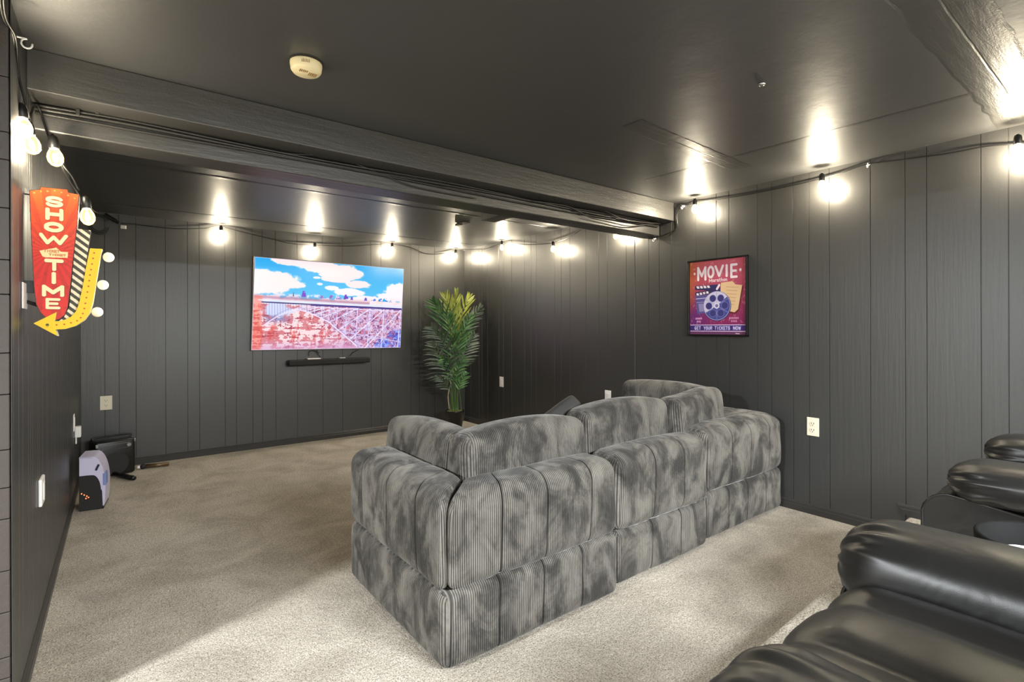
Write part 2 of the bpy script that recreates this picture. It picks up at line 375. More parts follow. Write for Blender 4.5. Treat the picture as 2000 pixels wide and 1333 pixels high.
# filled joints of the ceiling boards: thin raised strips with uneven edges
def seam(name, x0, y0, x1, y1, w, th=.0025, mid=True):
    b = bm_(); n = 40; d = Vector((x1-x0, y1-y0, 0)); nn = Vector((-d.y, d.x, 0)).normalized(); L = []
    offs = [-1, -.9, -.05, 0, .05, .9, 1]; hs = [0, 1, 1, .1 if mid else 1, 1, .9, 0]
    for i in range(n+1):
        c = Vector((x0, y0, 0))+d*(i/n); j = random.uniform(-.06, .06)
        L.append([b.verts.new((c+nn*w/2*(o+(j if abs(o) > .5 else j*.2))).to_tuple()[:2]+(H-.0004-th*h_*random.uniform(.7, 1.2),)) for o, h_ in zip(offs, hs)])
    for p, q in zip(L, L[1:]):
        for i in range(len(offs)-1): b.faces.new((p[i], p[i+1], q[i+1], q[i]))
    return struct(name, b, M_beam)
seam('trim_3', -3.4, -5.02, -.01, -5.0, .2, .0012)
seam('trim_4', -1.5, -3.86, -.45, -3.82, .12, .0009)
seam('trim_5', -.62, -4.95, -.68, -3.3, .03, .0004, False)
seam('trim_6', -3.6, -.42, -.05, -.42, .03, .0015, False)
seam('trim_7', -3.6, -1.7, -.05, -1.72, .04, .0015, False)

# ------------------------------------------------------------------ corduroy padding
def pad(name, lo, hi, m, parent=None, r=.06, pitch=.0088, amp=.003, seams=(), puff=.012, crown=0, mitre=None, along='x', fine=.00147, tilt=None, ribs=True, droop=0, rt=None):
    """puffy rounded box; ribs run across its long axis; seams = positions 0..1 of stitched channels
    mitre: (+1/-1 end, outer side sign) cuts that end at 45 degrees"""
    lo = np.array(lo, float); hi = np.array(hi, float); c = (lo+hi)/2; a = (hi-lo)/2
    s_, t_ = (0, 1) if along == 'x' else (1, 0); r = min(r, a.min()*.98)
    Ls = 2*a[s_]
    def grid(n):
        return np.linspace(-1, 1, n)
    ns = int(Ls/fine) if ribs else 60; nt = max(14, int(2*a[t_]/.012)); nz = max(14, int(2*a[2]/.012)); ntf = int(2*a[t_]/fine) if ribs else nt
    # positions graded evenly in arc length over rounded edges is not needed: grids are dense enough
    faces = [(t_, -1, s_, 2, ns, nz), (t_, 1, s_, 2, ns, nz), (2, 1, s_, t_, ns, nt), (2, -1, s_, t_, 24, 8), (s_, -1, t_, 2, ntf, nz), (s_, 1, t_, 2, ntf, nz)]
    Vs, Fs, Gs = [], [], []; off = 0; rb = r; rt = r if rt is None else min(rt, a.min()*.98)
    for ax, sg, u, v_, nu, nv in faces:
        U, Vv = np.meshgrid(grid(nu), grid(nv), indexing='ij'); P = np.zeros(U.shape+(3,)); P[..., ax] = sg; P[..., u] = U; P[..., v_] = Vv
        P = P*a; q0 = np.clip(P[..., 2:]/a[2]*.5+.5, 0, 1); r = rb+(rt-rb)*q0*q0*(3-2*q0); inner = np.clip(P, -(a-r), a-r); D = P-inner; L = np.linalg.norm(D, axis=-1, keepdims=True)
        N = D/np.maximum(L, 1e-9); Q = inner+N*r
        q = Q/a                                                       # -1..1 coordinates for puffing
        ps, pt, pz = (1-q[..., s_]**4), (1-q[..., t_]**4), (1-np.clip(q[..., 2], -1, 1)**4)
        gv = np.zeros(U.shape); d = np.zeros(U.shape); wt = np.abs(N[..., t_]); ws = np.abs(N[..., s_]); wz = np.abs(N[..., 2])
        d += puff*(wt*ps*pz+ws*pt*pz+wz*ps*pt)
        S_ = Q[..., s_]+c[s_]; T_ = Q[..., t_]+c[t_]
        if ribs:
            k = np.clip((ws-.5)*4+.5, 0, 1)
            d += amp*(1-k)*np.abs(np.sin(math.pi*S_/pitch))**.8+amp*k*np.abs(np.sin(math.pi*T_/pitch))**.8
            gv = (1-k)*(1-np.abs(np.sin(math.pi*S_/pitch)))+k*(1-np.abs(np.sin(math.pi*T_/pitch))); gv = np.clip(gv*1.5-.2, 0, 1)*.85
            for sm_ in seams:
                p0 = -a[s_]+2*a[s_]*sm_+.004*np.sin(9*Q[..., 2])
                d -= (1-ws)*(.006*np.exp(-((Q[..., s_]-p0)/.003)**2)+.0022*np.exp(-((Q[..., s_]-p0)/.02)**2)); gv = np.maximum(gv, (1-ws)*np.exp(-((Q[..., s_]-p0)/.004)**2))
            d += .002*np.sin(11*S_+3*Q[..., 2]*7+c[1]*5)*np.sin(9*Q[..., 2]+5*T_)*(1-.3*wz)
        else:
            for sm_ in seams:
                p0 = -a[s_]+2*a[s_]*sm_; d -= (1-ws)*(.004*np.exp(-((Q[..., s_]-p0)/.004)**2)+.011*np.exp(-((Q[..., s_]-p0)/.035)**2))
        Q = Q+N*d[..., None]
        if crown: Q[..., 2] += crown*(Q[..., 2]+a[2])/(2*a[2])*(1-(Q[..., s_]/a[s_])**2)
        if droop: Q[..., 2] -= droop*np.clip(Q[..., s_]/a[s_]*(1 if droop > 0 else -1), 0, 1)**2*(Q[..., 2]+a[2])/(2*a[2])
        if mitre:
            e, o = mitre; T2 = 2*a[t_]; din = (a[t_]-o*Q[..., t_])    # distance from outer side
            frac = np.clip((Q[..., s_]*e+a[s_])/(2*a[s_]), 0, 1.05); Q[..., s_] -= e*din*frac**3
        if tilt is not None:
            an, ax2 = tilt; ca, sa = math.cos(an), math.sin(an); x_, z_ = Q[..., ax2].copy(), Q[..., 2]+a[2]
            Q[..., ax2] = ca*x_+sa*z_; Q[..., 2] = -sa*x_+ca*z_-a[2]
        Q = Q+c; n_ = U.size; idx = np.arange(n_).reshape(U.shape)+off
        F = np.stack([idx[:-1, :-1], idx[1:, :-1], idx[1:, 1:], idx[:-1, 1:]], -1).reshape(-1, 4)
        flip = (sg > 0) ^ ((ax, u, v_) in ((1, 0, 2),))
        if (ax, u, v_) == (2, 1, 0): flip = not flip
        if not flip: F = F[:, ::-1]
        Vs.append(Q.reshape(-1, 3)); Fs.append(F); Gs.append(gv.ravel()); off += n_
    o = npobj(name, np.concatenate(Vs), np.concatenate(Fs), m, parent)
    if ribs: at = o.data.attributes.new('groove', 'FLOAT', 'POINT'); at.data.foreach_set('value', np.concatenate(Gs).astype(np.float32))
    return o
def local(parent, o):        # geometry given in world coordinates -> keep it there under a moved Empty
    o.matrix_parent_inverse = parent.matrix_world.inverted() if False else Matrix.Translation(-Vector(parent.location)); return o

# ------------------------------------------------------------------ sofa
SG = 'modules of the corduroy sectional sofa'
t = thing('sofa_module', 'left corner module of the grey corduroy sectional, nearest the left wall', 'sofa module', (-2.12, -3.5, 0), group=SG)
local(t, pad('base', (-2.56, -3.935, .004), (-1.685, -3.055, .268), M_cord, t, .035, seams=(.03, .26, .5, .74), puff=.006))
local(t, pad('side_bolster', (-2.565, -3.94, .266), (-2.355, -3.055, .595), M_cord, t, .045, rt=.062, seams=(.22, .5, .8), puff=.008, along='y', mitre=(-1, -1)))
local(t, pad('back_bolster', (-2.56, -3.94, .266), (-1.69, -3.735, .59), M_cord, t, .045, rt=.062, seams=(.27, .52, .8), puff=.008, mitre=(-1, -1)))
local(t, pad('seat_cushion', (-2.335, -3.7, .27), (-1.69, -3.055, .415), M_cord, t, .05, fine=.004))
t = thing('sofa_module', 'middle armless module of the grey corduroy sectional', 'sofa module', (-1.3, -3.5, 0), group=SG)
local(t, pad('base', (-1.655, -3.9, .004), (-.93, -3.055, .25), M_cord, t, .035, seams=(.34, .66), puff=.006))
local(t, pad('back_bolster', (-1.66, -3.905, .247), (-.93, -3.71, .585), M_cord, t, .045, rt=.062, seams=(.36, .68), puff=.012))
local(t, pad('seat_cushion', (-1.655, -3.67, .255), (-.94, -3.055, .415), M_cord, t, .05, fine=.004))
t = thing('sofa_module', 'right corner module of the grey corduroy sectional, against the right wall', 'sofa module', (-.47, -3.45, 0), group=SG)
local(t, pad('base', (-.905, -3.87, .004), (-.03, -3.0, .262), M_cord, t, .035, seams=(.26, .5, .75), puff=.006))
local(t, pad('back_bolster', (-.9, -3.875, .26), (-.035, -3.68, .6), M_cord, t, .045, rt=.062, seams=(.28, .52, .78), puff=.012, mitre=(1, -1)))
local(t, pad('side_bolster', (-.26, -3.875, .26), (-.03, -3.0, .6), M_cord, t, .045, rt=.062, seams=(.3, .6), puff=.01, along='y', mitre=(-1, 1)))
local(t, pad('seat_cushion', (-.895, -3.64, .265), (-.28, -3.0, .415), M_cord, t, .05, fine=.004))
CG = 'loose back cushions of the corduroy sofa'
def cushion(label, lo, hi, along, tilt=None, rot=0, **k):
    o = pad('back_cushion', (0, 0, 0), tuple(np.array(hi)-np.array(lo)), M_cord, None, .045, along=along, tilt=tilt, **k)
    o.location = lo; o.rotation_euler = (0, k.get('ry', 0), rot); return tag(o, label, 'cushion', CG)
cushion('grey corduroy cushion leaning on the left arm of the sofa', (-2.34, -3.56, .43), (-2.19, -2.92, .715), 'y', (.1, 0), puff=.014, crown=-.0, droop=.02)
cushion('wide grey corduroy back cushion on the left corner module', (-2.32, -3.72, .43), (-1.65, -3.565, .725), 'x', (.05, 1), puff=.014, crown=.02)
cushion('grey corduroy back cushion on the middle module', (-1.625, -3.69, .43), (-.955, -3.535, .75), 'x', (.04, 1), puff=.014, crown=.018)
o = cushion('small grey corduroy cushion slumped askew by the right corner', (-.9, -3.7, .43), (-.29, -3.55, .735), 'x', (.06, 1), puff=.02, crown=.0, droop=-.03); o.rotation_euler = (0, math.radians(-4), math.radians(9)); o.location = (-.925, -3.755, .425)
cushion('grey corduroy cushion standing against the right wall side of the sofa', (-.42, -3.56, .425), (-.27, -2.86, .755), 'y', (.04, 0), puff=.014, crown=.012)
M_dark = mat('black_pillow_fabric', (44, 43, 43), .7)
o = pad('throw_pillow', (0, 0, 0), (.3, .08, .3), M_dark, None, .02, ribs=False, puff=.016, along='x'); q = onY(-3.5, 1133, 792); o.location = (q[0]-.175, -3.3, .445); o.rotation_euler = (math.radians(45), math.radians(-25), 0)
tag(o, 'dark throw pillow with its corner showing over the sofa back', 'pillow')

# ------------------------------------------------------------------ television, sound bar
tv0 = np.array([-2.375, -.085, 1.835]); tv1 = np.array([-.838, -.085, 1.835])
def tvp(x, y): p = onY(-.085 if y < 600 else -.04, x, y); return p
TL, TR, BR, BL = tvp(497, 503), tvp(789, 525), tvp(781, 680), tvp(492, 683)
ux = ((TR-TL)+(BR-BL))/2; uy = ((BL-TL)+(BR-TR))/2; TL = (TL+TR+BR+BL)/4-ux/2-uy/2
cv = Canvas(640, 360, (20, 165, 232)); Xc, Yc = cv.X, cv.Y
cv.a[:] = np.array([4, 160, 228])*(1-Yc[..., None]*1.4).clip(0, 1)+np.array([150, 208, 238])*(Yc[..., None]*1.4).clip(0, 1)
N1 = vnoise(360, 640, 9, 6, 3, 5); N2 = vnoise(360, 640, 20, 30, 5, 4); N3 = vnoise(360, 640, 50, 60, 9, 3)
def blob(pts, c, soft=6, nz=.06):
    m = np.full_like(Xc, -1.)
    for x, y, rx, ry in pts: m = np.maximum(m, 1-np.hypot((Xc-x)/rx, (Yc-y)/ry))
    cv.mix(np.clip((m+(N2-.5)*nz*8)*soft, 0, 1), c)
blob([(.22, .02, .14, .05), (.42, .06, .16, .07), (.56, .1, .14, .1), (.52, .18, .12, .05), (.66, .23, .1, .05), (.36, .04, .1, .07), (.44, .14, .05, .03)], (240, 222, 224))
blob([(.06, .22, .22, .1), (.16, .27, .16, .06), (.03, .3, .2, .1)], (242, 226, 226))
blob([(.38, .18, .025, .015), (.4, .25, .02, .015), (.48, .29, .05, .03), (.6, .33, .12, .05), (.75, .42, .2, .06), (.97, .3, .12, .12), (.93, .36, .14, .06)], (244, 232, 236))
hz = .385+.02*np.sin(Xc*6)+.03*Xc
cv.mix(np.clip((Yc-hz+.05*(N2-.5)-.0)*40, 0, 1), (236, 214, 214))
m = np.clip((Yc-hz+.06-.05*N1)*50, 0, 1)*(Xc > .03)*(Yc < .5)*(N2 > .5); cv.mix(m*.8, (245, 225, 235))
for x, w_, h_, c in ((.3, .016, .07, (120, 60, 190)), (.235, .004, .05, (120, 80, 110)), (.58, .018, .06, (104, 50, 180)), (.62, .01, .04, (120, 70, 190)), (.42, .02, .03, (150, 110, 190)), (.48, .018, .04, (150, 90, 180)), (.53, .02, .035, (130, 80, 190)), (.72, .012, .035, (90, 80, 190)), (.78, .02, .03, (70, 120, 210)), (.83, .02, .035, (40, 130, 215)), (.87, .03, .04, (20, 150, 220)), (.9, .02, .025, (20, 150, 220))):
    yb = .4+.03*x; cv.mix(((np.abs(Xc-x) < w_*(1-.5*(yb-Yc)/h_)) & (Yc < yb) & (Yc > yb-h_)) * (N3 > .38), c)
cv.mix(np.exp(-((Yc-(.41+.05*Xc+.02*N1))/.02)**2)*(Xc < .75)*.6, (150, 90, 130))
cv.mix(np.clip((Yc-.445-.02*Xc)*80, 0, 1)*.9, (226, 224, 238))
# canyon walls
rock = np.clip((Yc-.49-.02*Xc)*60, 0, 1); strat = vnoise(360, 640, 60, 9, 12, 3); vert = vnoise(360, 640, 5, 40, 14, 4)
base_ = np.where((N2+.4*(strat-.5))[..., None] > .47, np.array([238, 212, 214]), np.array([202, 104, 112]))
base_ = np.where((N3*.5+strat*.5+.3*(vert-.5))[..., None] < .4, np.array([150, 40, 64]), base_)
base_ = np.where((vert < .38)[..., None] & (Xc < .62)[..., None], base_*.5+np.array([214, 52, 44])*.5, base_)
base_ = base_*(1-.45*np.clip((Xc-.35)/.3, 0, 1)[..., None]*.8)+np.array([170, 130, 200])*(.45*np.clip((Xc-.35)/.3, 0, 1)[..., None]*.8)
cv.a[:] = cv.a*(1-rock[..., None])+base_*rock[..., None]
cv.mix((N1*.6+N3*.4)*.35*rock, (236, 214, 226)); cv.mix(np.clip((Yc-.88)*9, 0, 1)*.65, (205, 160, 205))
cv.mix(np.clip((.06-Xc)*60, 0, 1)*np.clip((Yc-.4)*50, 0, 1)*.55, (232, 92, 70))
blob([(.93, .97, .14, .1), (.97, .88, .08, .12)], (40, 90, 225), 8)
blob([(.14, .56, .1, .1)], (200, 208, 238), 4, .12); cv.mix(np.exp(-((Xc-.14)/.07)**2-((Yc-.66)/.04)**2)*.8*(N3 > .42), (110, 120, 180))
def deckY(x): return .478+.03*x
def archY(x):
    if x < .27: return .555+.17*((.27-x)/.2)**1.7
    return .555+.135*((x-.27)/.2)**1.35 if x < .47 else .69+(x-.47)*1.42
LC = (214, 206, 240)
aY = np.array([archY(x) for x in Xc[0]])[None, :]; reg = (Yc > .5) & (Yc < aY) & (Xc > .28)
cv.mix(reg*(.25+.55*(N3 > .5))*.8, (206, 196, 234)); cv.mix(reg*(N3 < .36)*.7, (110, 48, 110)); cv.mix(reg*((N2 > .58) & (N3 > .42))*.5, (190, 50, 70))
for i in range(24):
    x = .06+i*.016+max(0, i-12)*.001
    cv.line((x, deckY(x)), (x+.004, archY(x) if x > .07 else .7), .004, (120, 110, 170), .8)
xs = [.28, .3, .335, .375, .42, .47, .525, .59, .665, .755, .86, .99]
for i, x in enumerate(xs):
    w_ = .006+.007*i/10
    y1 = min(archY(x), 1.0); cv.line((x, deckY(x)+.02), (x-.01*i/10, y1), w_, LC)
    if i: xp = xs[i-1]-.04-.01*i; cv.line((x, deckY(x)+.02), (xp, min(archY(max(xp, .28)), 1.2)), w_, (224, 220, 248))
    if i > 3: cv.line((x, deckY(x)+.03), (min(1.1, x+.09), min(archY(x), 1.0)), w_*.5, (150, 140, 205), .8)
rng = random.Random(4)
for i in range(260):
    x = rng.uniform(.45, 1); y = rng.uniform(deckY(x)+.04, min(.98, archY(x))); a = rng.choice([.9, 1.2, 2.0, 2.3, .2]); L = rng.uniform(.03, .1)
    cv.line((x, y), (x+L*math.cos(a)*.6, y+L*math.sin(a)), .0045, rng.choice([(235, 225, 250), (160, 150, 215), (120, 60, 110)]), .75)
px_ = [.06+.01*i for i in range(62)]
for p, q in zip(px_, px_[1:]): cv.line((p, archY(p)), (q, archY(q)), .01+.008*p, (226, 216, 244))
for p, q in zip(px_, px_[1:]): cv.line((p, archY(p)-.03*(1-min(1, abs(p-.27)*1.2))), (q, archY(q)-.03*(1-min(1, abs(q-.27)*1.2))), .004, (140, 130, 180), .8)
cv.line((.5, .78), (1, .93), .008, (206, 200, 245)); cv.line((.7, 1), (.78, .86), .007, LC)
cv.line((.05, deckY(.05)), (1, deckY(1)), .014, (50, 44, 110)); cv.line((.35, deckY(.35)+.004), (1, deckY(1)+.004), .022, (62, 50, 130)); cv.line((.3, deckY(.3)+.028), (1, deckY(1)+.035), .01, (222, 214, 246))
cv.line((.03, deckY(0)-.02), (1, deckY(1)-.028), .01, (205, 222, 245))
edge = np.minimum(np.minimum(Xc, 1-Xc)*cv.asp, np.minimum(Yc, 1-Yc)); cv.mix((edge < .006)*.6, (236, 214, 240))
tvt = thing('television', 'wall-mounted flat television showing a steel arch bridge over a red canyon', 'television', tuple((TL+ux/2+uy)+np.array([0, .03, 0])))
M_screen = paintmat('television_screen', .2, .5)
nrm = np.cross(uy, ux); nrm /= np.linalg.norm(nrm)
if nrm[1] > 0: nrm = -nrm
local(tvt, picture('screen', cv, TL+nrm*.0015, ux, uy, M_screen, tvt))
b = bm_()
def fr_(p, d): return tuple(TL+ux*p[0]+uy*p[1]+nrm*d)
prism(b, [(-.003, -.006), (1.003, -.006), (1.003, 1.006), (-.003, 1.006)], fr_, -.03, 0.0012)
local(tvt, obj('casing', b, mat('silver_grey_casing', (150, 146, 150), .4), tvt))
b = bm_(); box(b, (-1.8, -.05, 1.25), (-1.4, -.002, 1.6)); local(tvt, obj('wall_mount', b, M_black, tvt))
p0 = onY(-.055, 562, 704); p1 = onY(-.055, 720, 697)
t = thing('sound_bar', 'long black sound bar mounted on the wall below the television', 'sound bar', (p0[0], -.05, .8))
b = bm_(); box(b, (p0[0], -.105, .79), (p1[0], -.012, .845), .012, seg=3); local(t, obj('body', b, M_grille, t))
for xx in (p0[0]+.012, p1[0]-.012): b = bm_(); cyl(b, (xx, -.06, .817), .024, .03, 'x'); local(t, obj('end_cap', b, M_blackp, t, True))
q = onY(-.06, 612, 698); b = bm_(); box(b, (q[0]-.065, -.1, .846), (q[0]+.065, -.04, .858), .004); tag(obj('streaming_box', b, M_white), 'small white box on top of the sound bar', 'streaming box')
q = onY(-.06, 668, 696); b = bm_(); box(b, (q[0]-.03, -.08, .846), (q[0]+.03, -.05, .853), .002); tag(obj('adapter', b, M_white), 'tiny white adapter on the sound bar, right of the white box', 'adapter')
for lab, pts in (('thin cable looping from the white box up behind the television', [(603, 696), (604, 688), (612, 685), (624, 690)]), ('thin cable hanging from the television to the sound bar, middle one', [(619, 684), (621, 692), (627, 698)]), ('thin cable rising from the right part of the sound bar to the television', [(684, 695), (690, 689), (700, 684)])):
    b = bm_(); tube(b, [tuple(onY(-.03, *a)) for a in pts], .0035, 6); tag(obj('thin_cable', b, M_blackm), lab, 'cable', 'cables under the television')

# ------------------------------------------------------------------ poster
c0, c1 = onX(0, 1346, 511), onX(0, 1463, 656); y0, y1, z0, z1 = c0[1], c1[1], 1.1, 1.66
t = thing('framed_poster', 'framed red movie poster with a film reel hanging on the right wall', 'poster', (-.01, (y0+y1)/2, z0))
b = bm_(); fw = .012
for lo, hi in (((-.026, y1, z0), (-.001, y1+fw, z1)), ((-.026, y0-fw, z0), (-.001, y0, z1)), ((-.026, y1, z0), (-.001, y0, z0+fw)), ((-.026, y1, z1-fw), (-.001, y0, z1))): box(b, lo, hi, .002)
local(t, obj('frame', b, M_black, t))
b = bm_(); box(b, (-.008, y1+.004, z0+.004), (-.001, y0-.004, z1-.004)); local(t, obj('backing', b, M_black, t))
cv = Canvas(300, 366, (0, 0, 0)); Xc, Yc = cv.X, cv.Y
g = Yc[..., None]; cv.a[:] = (1-g)*np.array([196, 84, 96])+g*np.array([128, 34, 96])
cv.mix(np.exp(-Xc/.12)*(1-Yc*.6), (200, 110, 50)); cv.mix(np.exp(-((Xc-.1)**2+(Yc-.8)**2)/.05)*.8, (96, 40, 130)); cv.mix(np.exp(-((Xc-.6)**2+(Yc-.05)**2)/.12)*.35, (225, 120, 150))
N = vnoise(366, 300, 30, 30, 8, 3); cv.mix((N > .72)*.35, (250, 190, 190))
def spark(x, y, s):
    for a in range(0, 180, 45): dx, dy = s*math.cos(math.radians(a)), s*math.sin(math.radians(a)); cv.line((x-dx, y-dy), (x+dx, y+dy), .008, (252, 232, 236))
PW = (248, 232, 238)
for ch, x0_, x1_, yb_ in (('M', .155, .295, .25), ('O', .34, .44, .225), ('V', .475, .605, .215), ('I', .65, .69, .225), ('E', .745, .84, .245)):
    cv.text(ch, x0_, .085, x1_, yb_, .032, PW)
cv.text('M', .36, .25, .41, .295, .008, PW); cv.text('arathon', .425, .243, .68, .29, .007, PW, .12)
spark(.09, .16, .016); spark(.9, .16, .018)
# clapper board, tickets, reel
NV = (52, 46, 96)
cv.poly([(.1, .33), (.52, .33), (.56, .42), (.1, .385)], NV); cv.poly([(.1, .42), (.34, .40), (.55, .36), (.57, .44), (.1, .47)], NV); cv.poly([(.1, .46), (.45, .46), (.45, .7), (.14, .72)], (96, 88, 150))
for i in range(4): cv.poly([(.12+i*.065, .335), (.165+i*.065, .335), (.185+i*.065, .37), (.14+i*.065, .37)], PW); cv.poly([(.12+i*.06, .435-.006*i), (.16+i*.06, .43-.006*i), (.175+i*.06, .46-.006*i), (.135+i*.06, .465-.006*i)], PW)
cv.line((.5, .39), (.54, .34), .03, PW); cv.line((.12, .51), (.4, .5), .01, (210, 200, 235)); cv.line((.13, .56), (.35, .56), .006, (190, 180, 225)); cv.poly([(.16, .58), (.36, .58), (.36, .68), (.18, .69)], (150, 142, 190))
cv.poly([(.66, .33), (.8, .32), (.84, .36), (.95, .37), (.88, .68), (.82, .73), (.7, .72)], (110, 40, 44)); cv.poly([(.57, .31), (.77, .3), (.82, .345), (.93, .36), (.86, .67), (.8, .71), (.55, .66)], (233, 196, 152))
for k in range(6): cv.line((.66+.005*k, .37+.045*k), (.86-.012*k, .385+.045*k), .006, (196, 140, 100), .9)
cv.disc(.5, .62, .2, (40, 36, 92)); cv.disc(.495, .615, .19, (214, 206, 232)); cv.poly(arc(.495, .615, .19/cv.asp, .19, 8, 152, 20)+[(.495, .615)], (74, 78, 150)); cv.poly(arc(.495, .615, .19/cv.asp, .19, -38, 10, 10)+[(.495, .615)], (74, 78, 150))
for k in range(6):
    a = math.radians(60*k+0); cv.disc(.495+.115*math.cos(a)/cv.asp, .615+.115*math.sin(a), .046, (62, 60, 124)); cv.disc(.495+.115*math.cos(a)/cv.asp, .615+.115*math.sin(a), .05, (150, 148, 210), 1, .046)
    cv.line((.495, .615), (.495+.18*math.cos(a+.52)/cv.asp, .615+.18*math.sin(a+.52)), .006, (150, 150, 214))
cv.disc(.495, .615, .04, (226, 220, 240)); cv.disc(.495, .615, .022, (120, 118, 180)); cv.disc(.495, .615, .195, (190, 186, 226), 1, .188)
for xx in ((.11, .22), (.72, .86)):
    for k, yy in enumerate((.775, .815)):
        n_ = 7 if k == 0 else 4; c_ = (xx[0]+xx[1])/2; w_ = (xx[1]-xx[0])*(1 if k == 0 else .55)
        for i in range(n_): cv.line((c_-w_/2+w_*i/(n_-1), yy), (c_-w_/2+w_*i/(n_-1), yy+.018), .009, (250, 180, 216))
cv.poly([(0, .87), (1, .865), (1, .965), (0, .97)], (70, 46, 118)); cv.poly([(0, .965), (1, .96), (1, 1), (0, 1)], (110, 60, 100))
for i in range(64): cv.line((.01+i*.0155, .873), (.017+i*.0155, .873), .009, (246, 216, 240)); cv.line((.01+i*.0155, .957), (.017+i*.0155, .957), .009, (246, 216, 240))
for w_, x0_, x1_ in (('GET', .09, .2), ('YOUR', .26, .41), ('TICKETS', .46, .72), ('NOW', .78, .9)): cv.text(w_, x0_, .895, x1_, .935, .009, (214, 206, 246), .45)
cv.line((.82, .985), (.88, .99), .01, (220, 190, 210))
local(t, picture('print', cv, (-.0085, y0-.012, z1-.012), (0, (y1-y0)+.024, 0), (0, 0, -(z1-z0)+.024), paintmat('poster_print', .35), t))

# ------------------------------------------------------------------ showtime sign
SY = -3.12
def sp(x, y): p = onY(SY, x, y); return (p[0], p[2])
def sfn(p, d): return (p[0], SY+d, p[1])
red = [(57, 372), (78, 370), (79, 365), (132, 370), (134, 376), (155, 380), (151, 440), (144, 500), (138, 560), (133, 600), (127, 616), (117, 624), (105, 627), (90, 622), (78, 610), (70, 594), (66, 560), (61, 470)]
band = [(149, 446), (177, 450), (170, 500), (164, 560), (152, 608), (140, 622), (120, 630), (112, 630), (125, 619), (135, 600), (141, 540)]
arrow = [(176, 486), (200, 487), (198, 492), (190, 540), (182, 590), (176, 612), (165, 626), (148, 637), (128, 643), (109, 644), (113, 657), (66, 632), (111, 610), (108, 628), (122, 627), (138, 620), (149, 608), (155, 592), (162, 560), (168, 525)]
t = thing('marquee_sign', 'red SHOWTIME sign with a yellow arrow projecting from the left wall', 'sign', (-W+.02, SY, 1.2))
R2, B2, A2 = [[sp(*q) for q in P] for P in (red, band, arrow)]
M_sb = mat('sign_edge_black', (40, 36, 30), .5)
b = bm_(); prism(b, R2, sfn, 0, .045); local(t, obj('red_panel_body', b, M_sb, t))
b = bm_(); prism(b, B2, sfn, .006, .04); local(t, obj('striped_panel_body', b, M_sb, t))
b = bm_(); prism(b, A2, sfn, -.008, .05); local(t, obj('arrow_body', b, mat('sign_white_edge', (226, 222, 206), .5), t))
def face(name, poly, d, paint, parent):
    xs_, zs_ = [p[0] for p in poly], [p[1] for p in poly]; x0_, x1_, zt, zb = min(xs_), max(xs_), max(zs_), min(zs_)
    w_, h_ = int((x1_-x0_)/.0008), int((zt-zb)/.0008); cv = Canvas(w_, h_, (0, 0, 0))
    uv = lambda p: ((p[0]-x0_)/(x1_-x0_), (zt-p[1])/(zt-zb)); paint(cv, lambda x, y: uv(sp(x, y)))
    local(parent, picture(name, cv, (x0_, SY+d, zt), (x1_-x0_, 0, 0), (0, 0, zb-zt), paintmat('sign_print', .45), parent, cv.inside([uv(p) for p in poly])))
def paint_red(cv, P):
    g = cv.Y[..., None]; top, bot = np.array([226, 104, 34]), np.array([214, 30, 18])
    k = np.clip(g*1.6, 0, 1); cv.a[:] = top*(1-k)+bot*k
    cx_, cy_ = P(100, 492); an = np.arctan2(cv.Y-cy_, (cv.X-cx_)*cv.asp)
    cv.mix((np.sin(an*26) > 0)*.22, (120, 18, 10)); cv.mix((vnoise(cv.h, cv.w, 30, 12, 2, 3) > .72)*.25, (110, 20, 14))
    CR = (244, 226, 176)
    def L(ch, x0_, y0_, x1_, y1_, w): 
        a, c_ = P(x0_, y0_), P(x1_, y1_); cv.text(ch, a[0]+.004, a[1]+.004, c_[0]+.004, c_[1]+.004, w, (120, 24, 12)); cv.text(ch, a[0], a[1], c_[0], c_[1], w, CR)
    w = .027
    L('S', 91, 385, 121, 404, .022); L('H', 91, 409, 121, 429, w); L('O', 89, 436, 121, 452, w); L('W', 80, 458, 129, 477, .024)
    cv.poly([P(77, 490), P(110, 484), P(119, 492), P(133, 493), P(132, 504), P(88, 503), P(83, 501)], (240, 216, 160))
    cv.text('TICKET', *P(86, 488), *P(116, 494), .006, (200, 130, 80), .3); cv.text('TICKET', *P(96, 496), *P(128, 501), .006, (200, 130, 80), .3)
    L('T', 91, 509, 120, 527, w); L('I', 98, 535, 112, 552, .028); L('M', 85, 560, 122, 577, w); L('E', 91, 585, 116, 602, .02)
    for x, y_ in ((67, 377), (80, 374), (93, 374), (107, 373), (120, 376), (133, 382), (146, 388)):
        c_ = P(x, y_); pts = [(c_[0]+(.03 if i % 2 == 0 else .013)*math.sin(i*math.pi/5), c_[1]-(.03 if i % 2 == 0 else .013)*cv.asp*math.cos(i*math.pi/5)*1.0) for i in range(10)]; cv.poly(pts, (240, 160, 90))
    for a, c_ in zip(red, red[1:]+red[:1]): cv.line(P(*a), P(*c_), .007, (60, 26, 14))
face('red_panel_print', R2, -.0006, paint_red, t)
def paint_band(cv, P):
    cv.a[:] = (58, 52, 30)
    for i in range(-4, 16):
        y_ = 430+i*14.6
        cv.poly([P(108, y_-20), P(182, y_+34), P(182, y_+41), P(108, y_-13)], (238, 222, 190))
face('striped_panel_print', B2, .0054, paint_band, t)
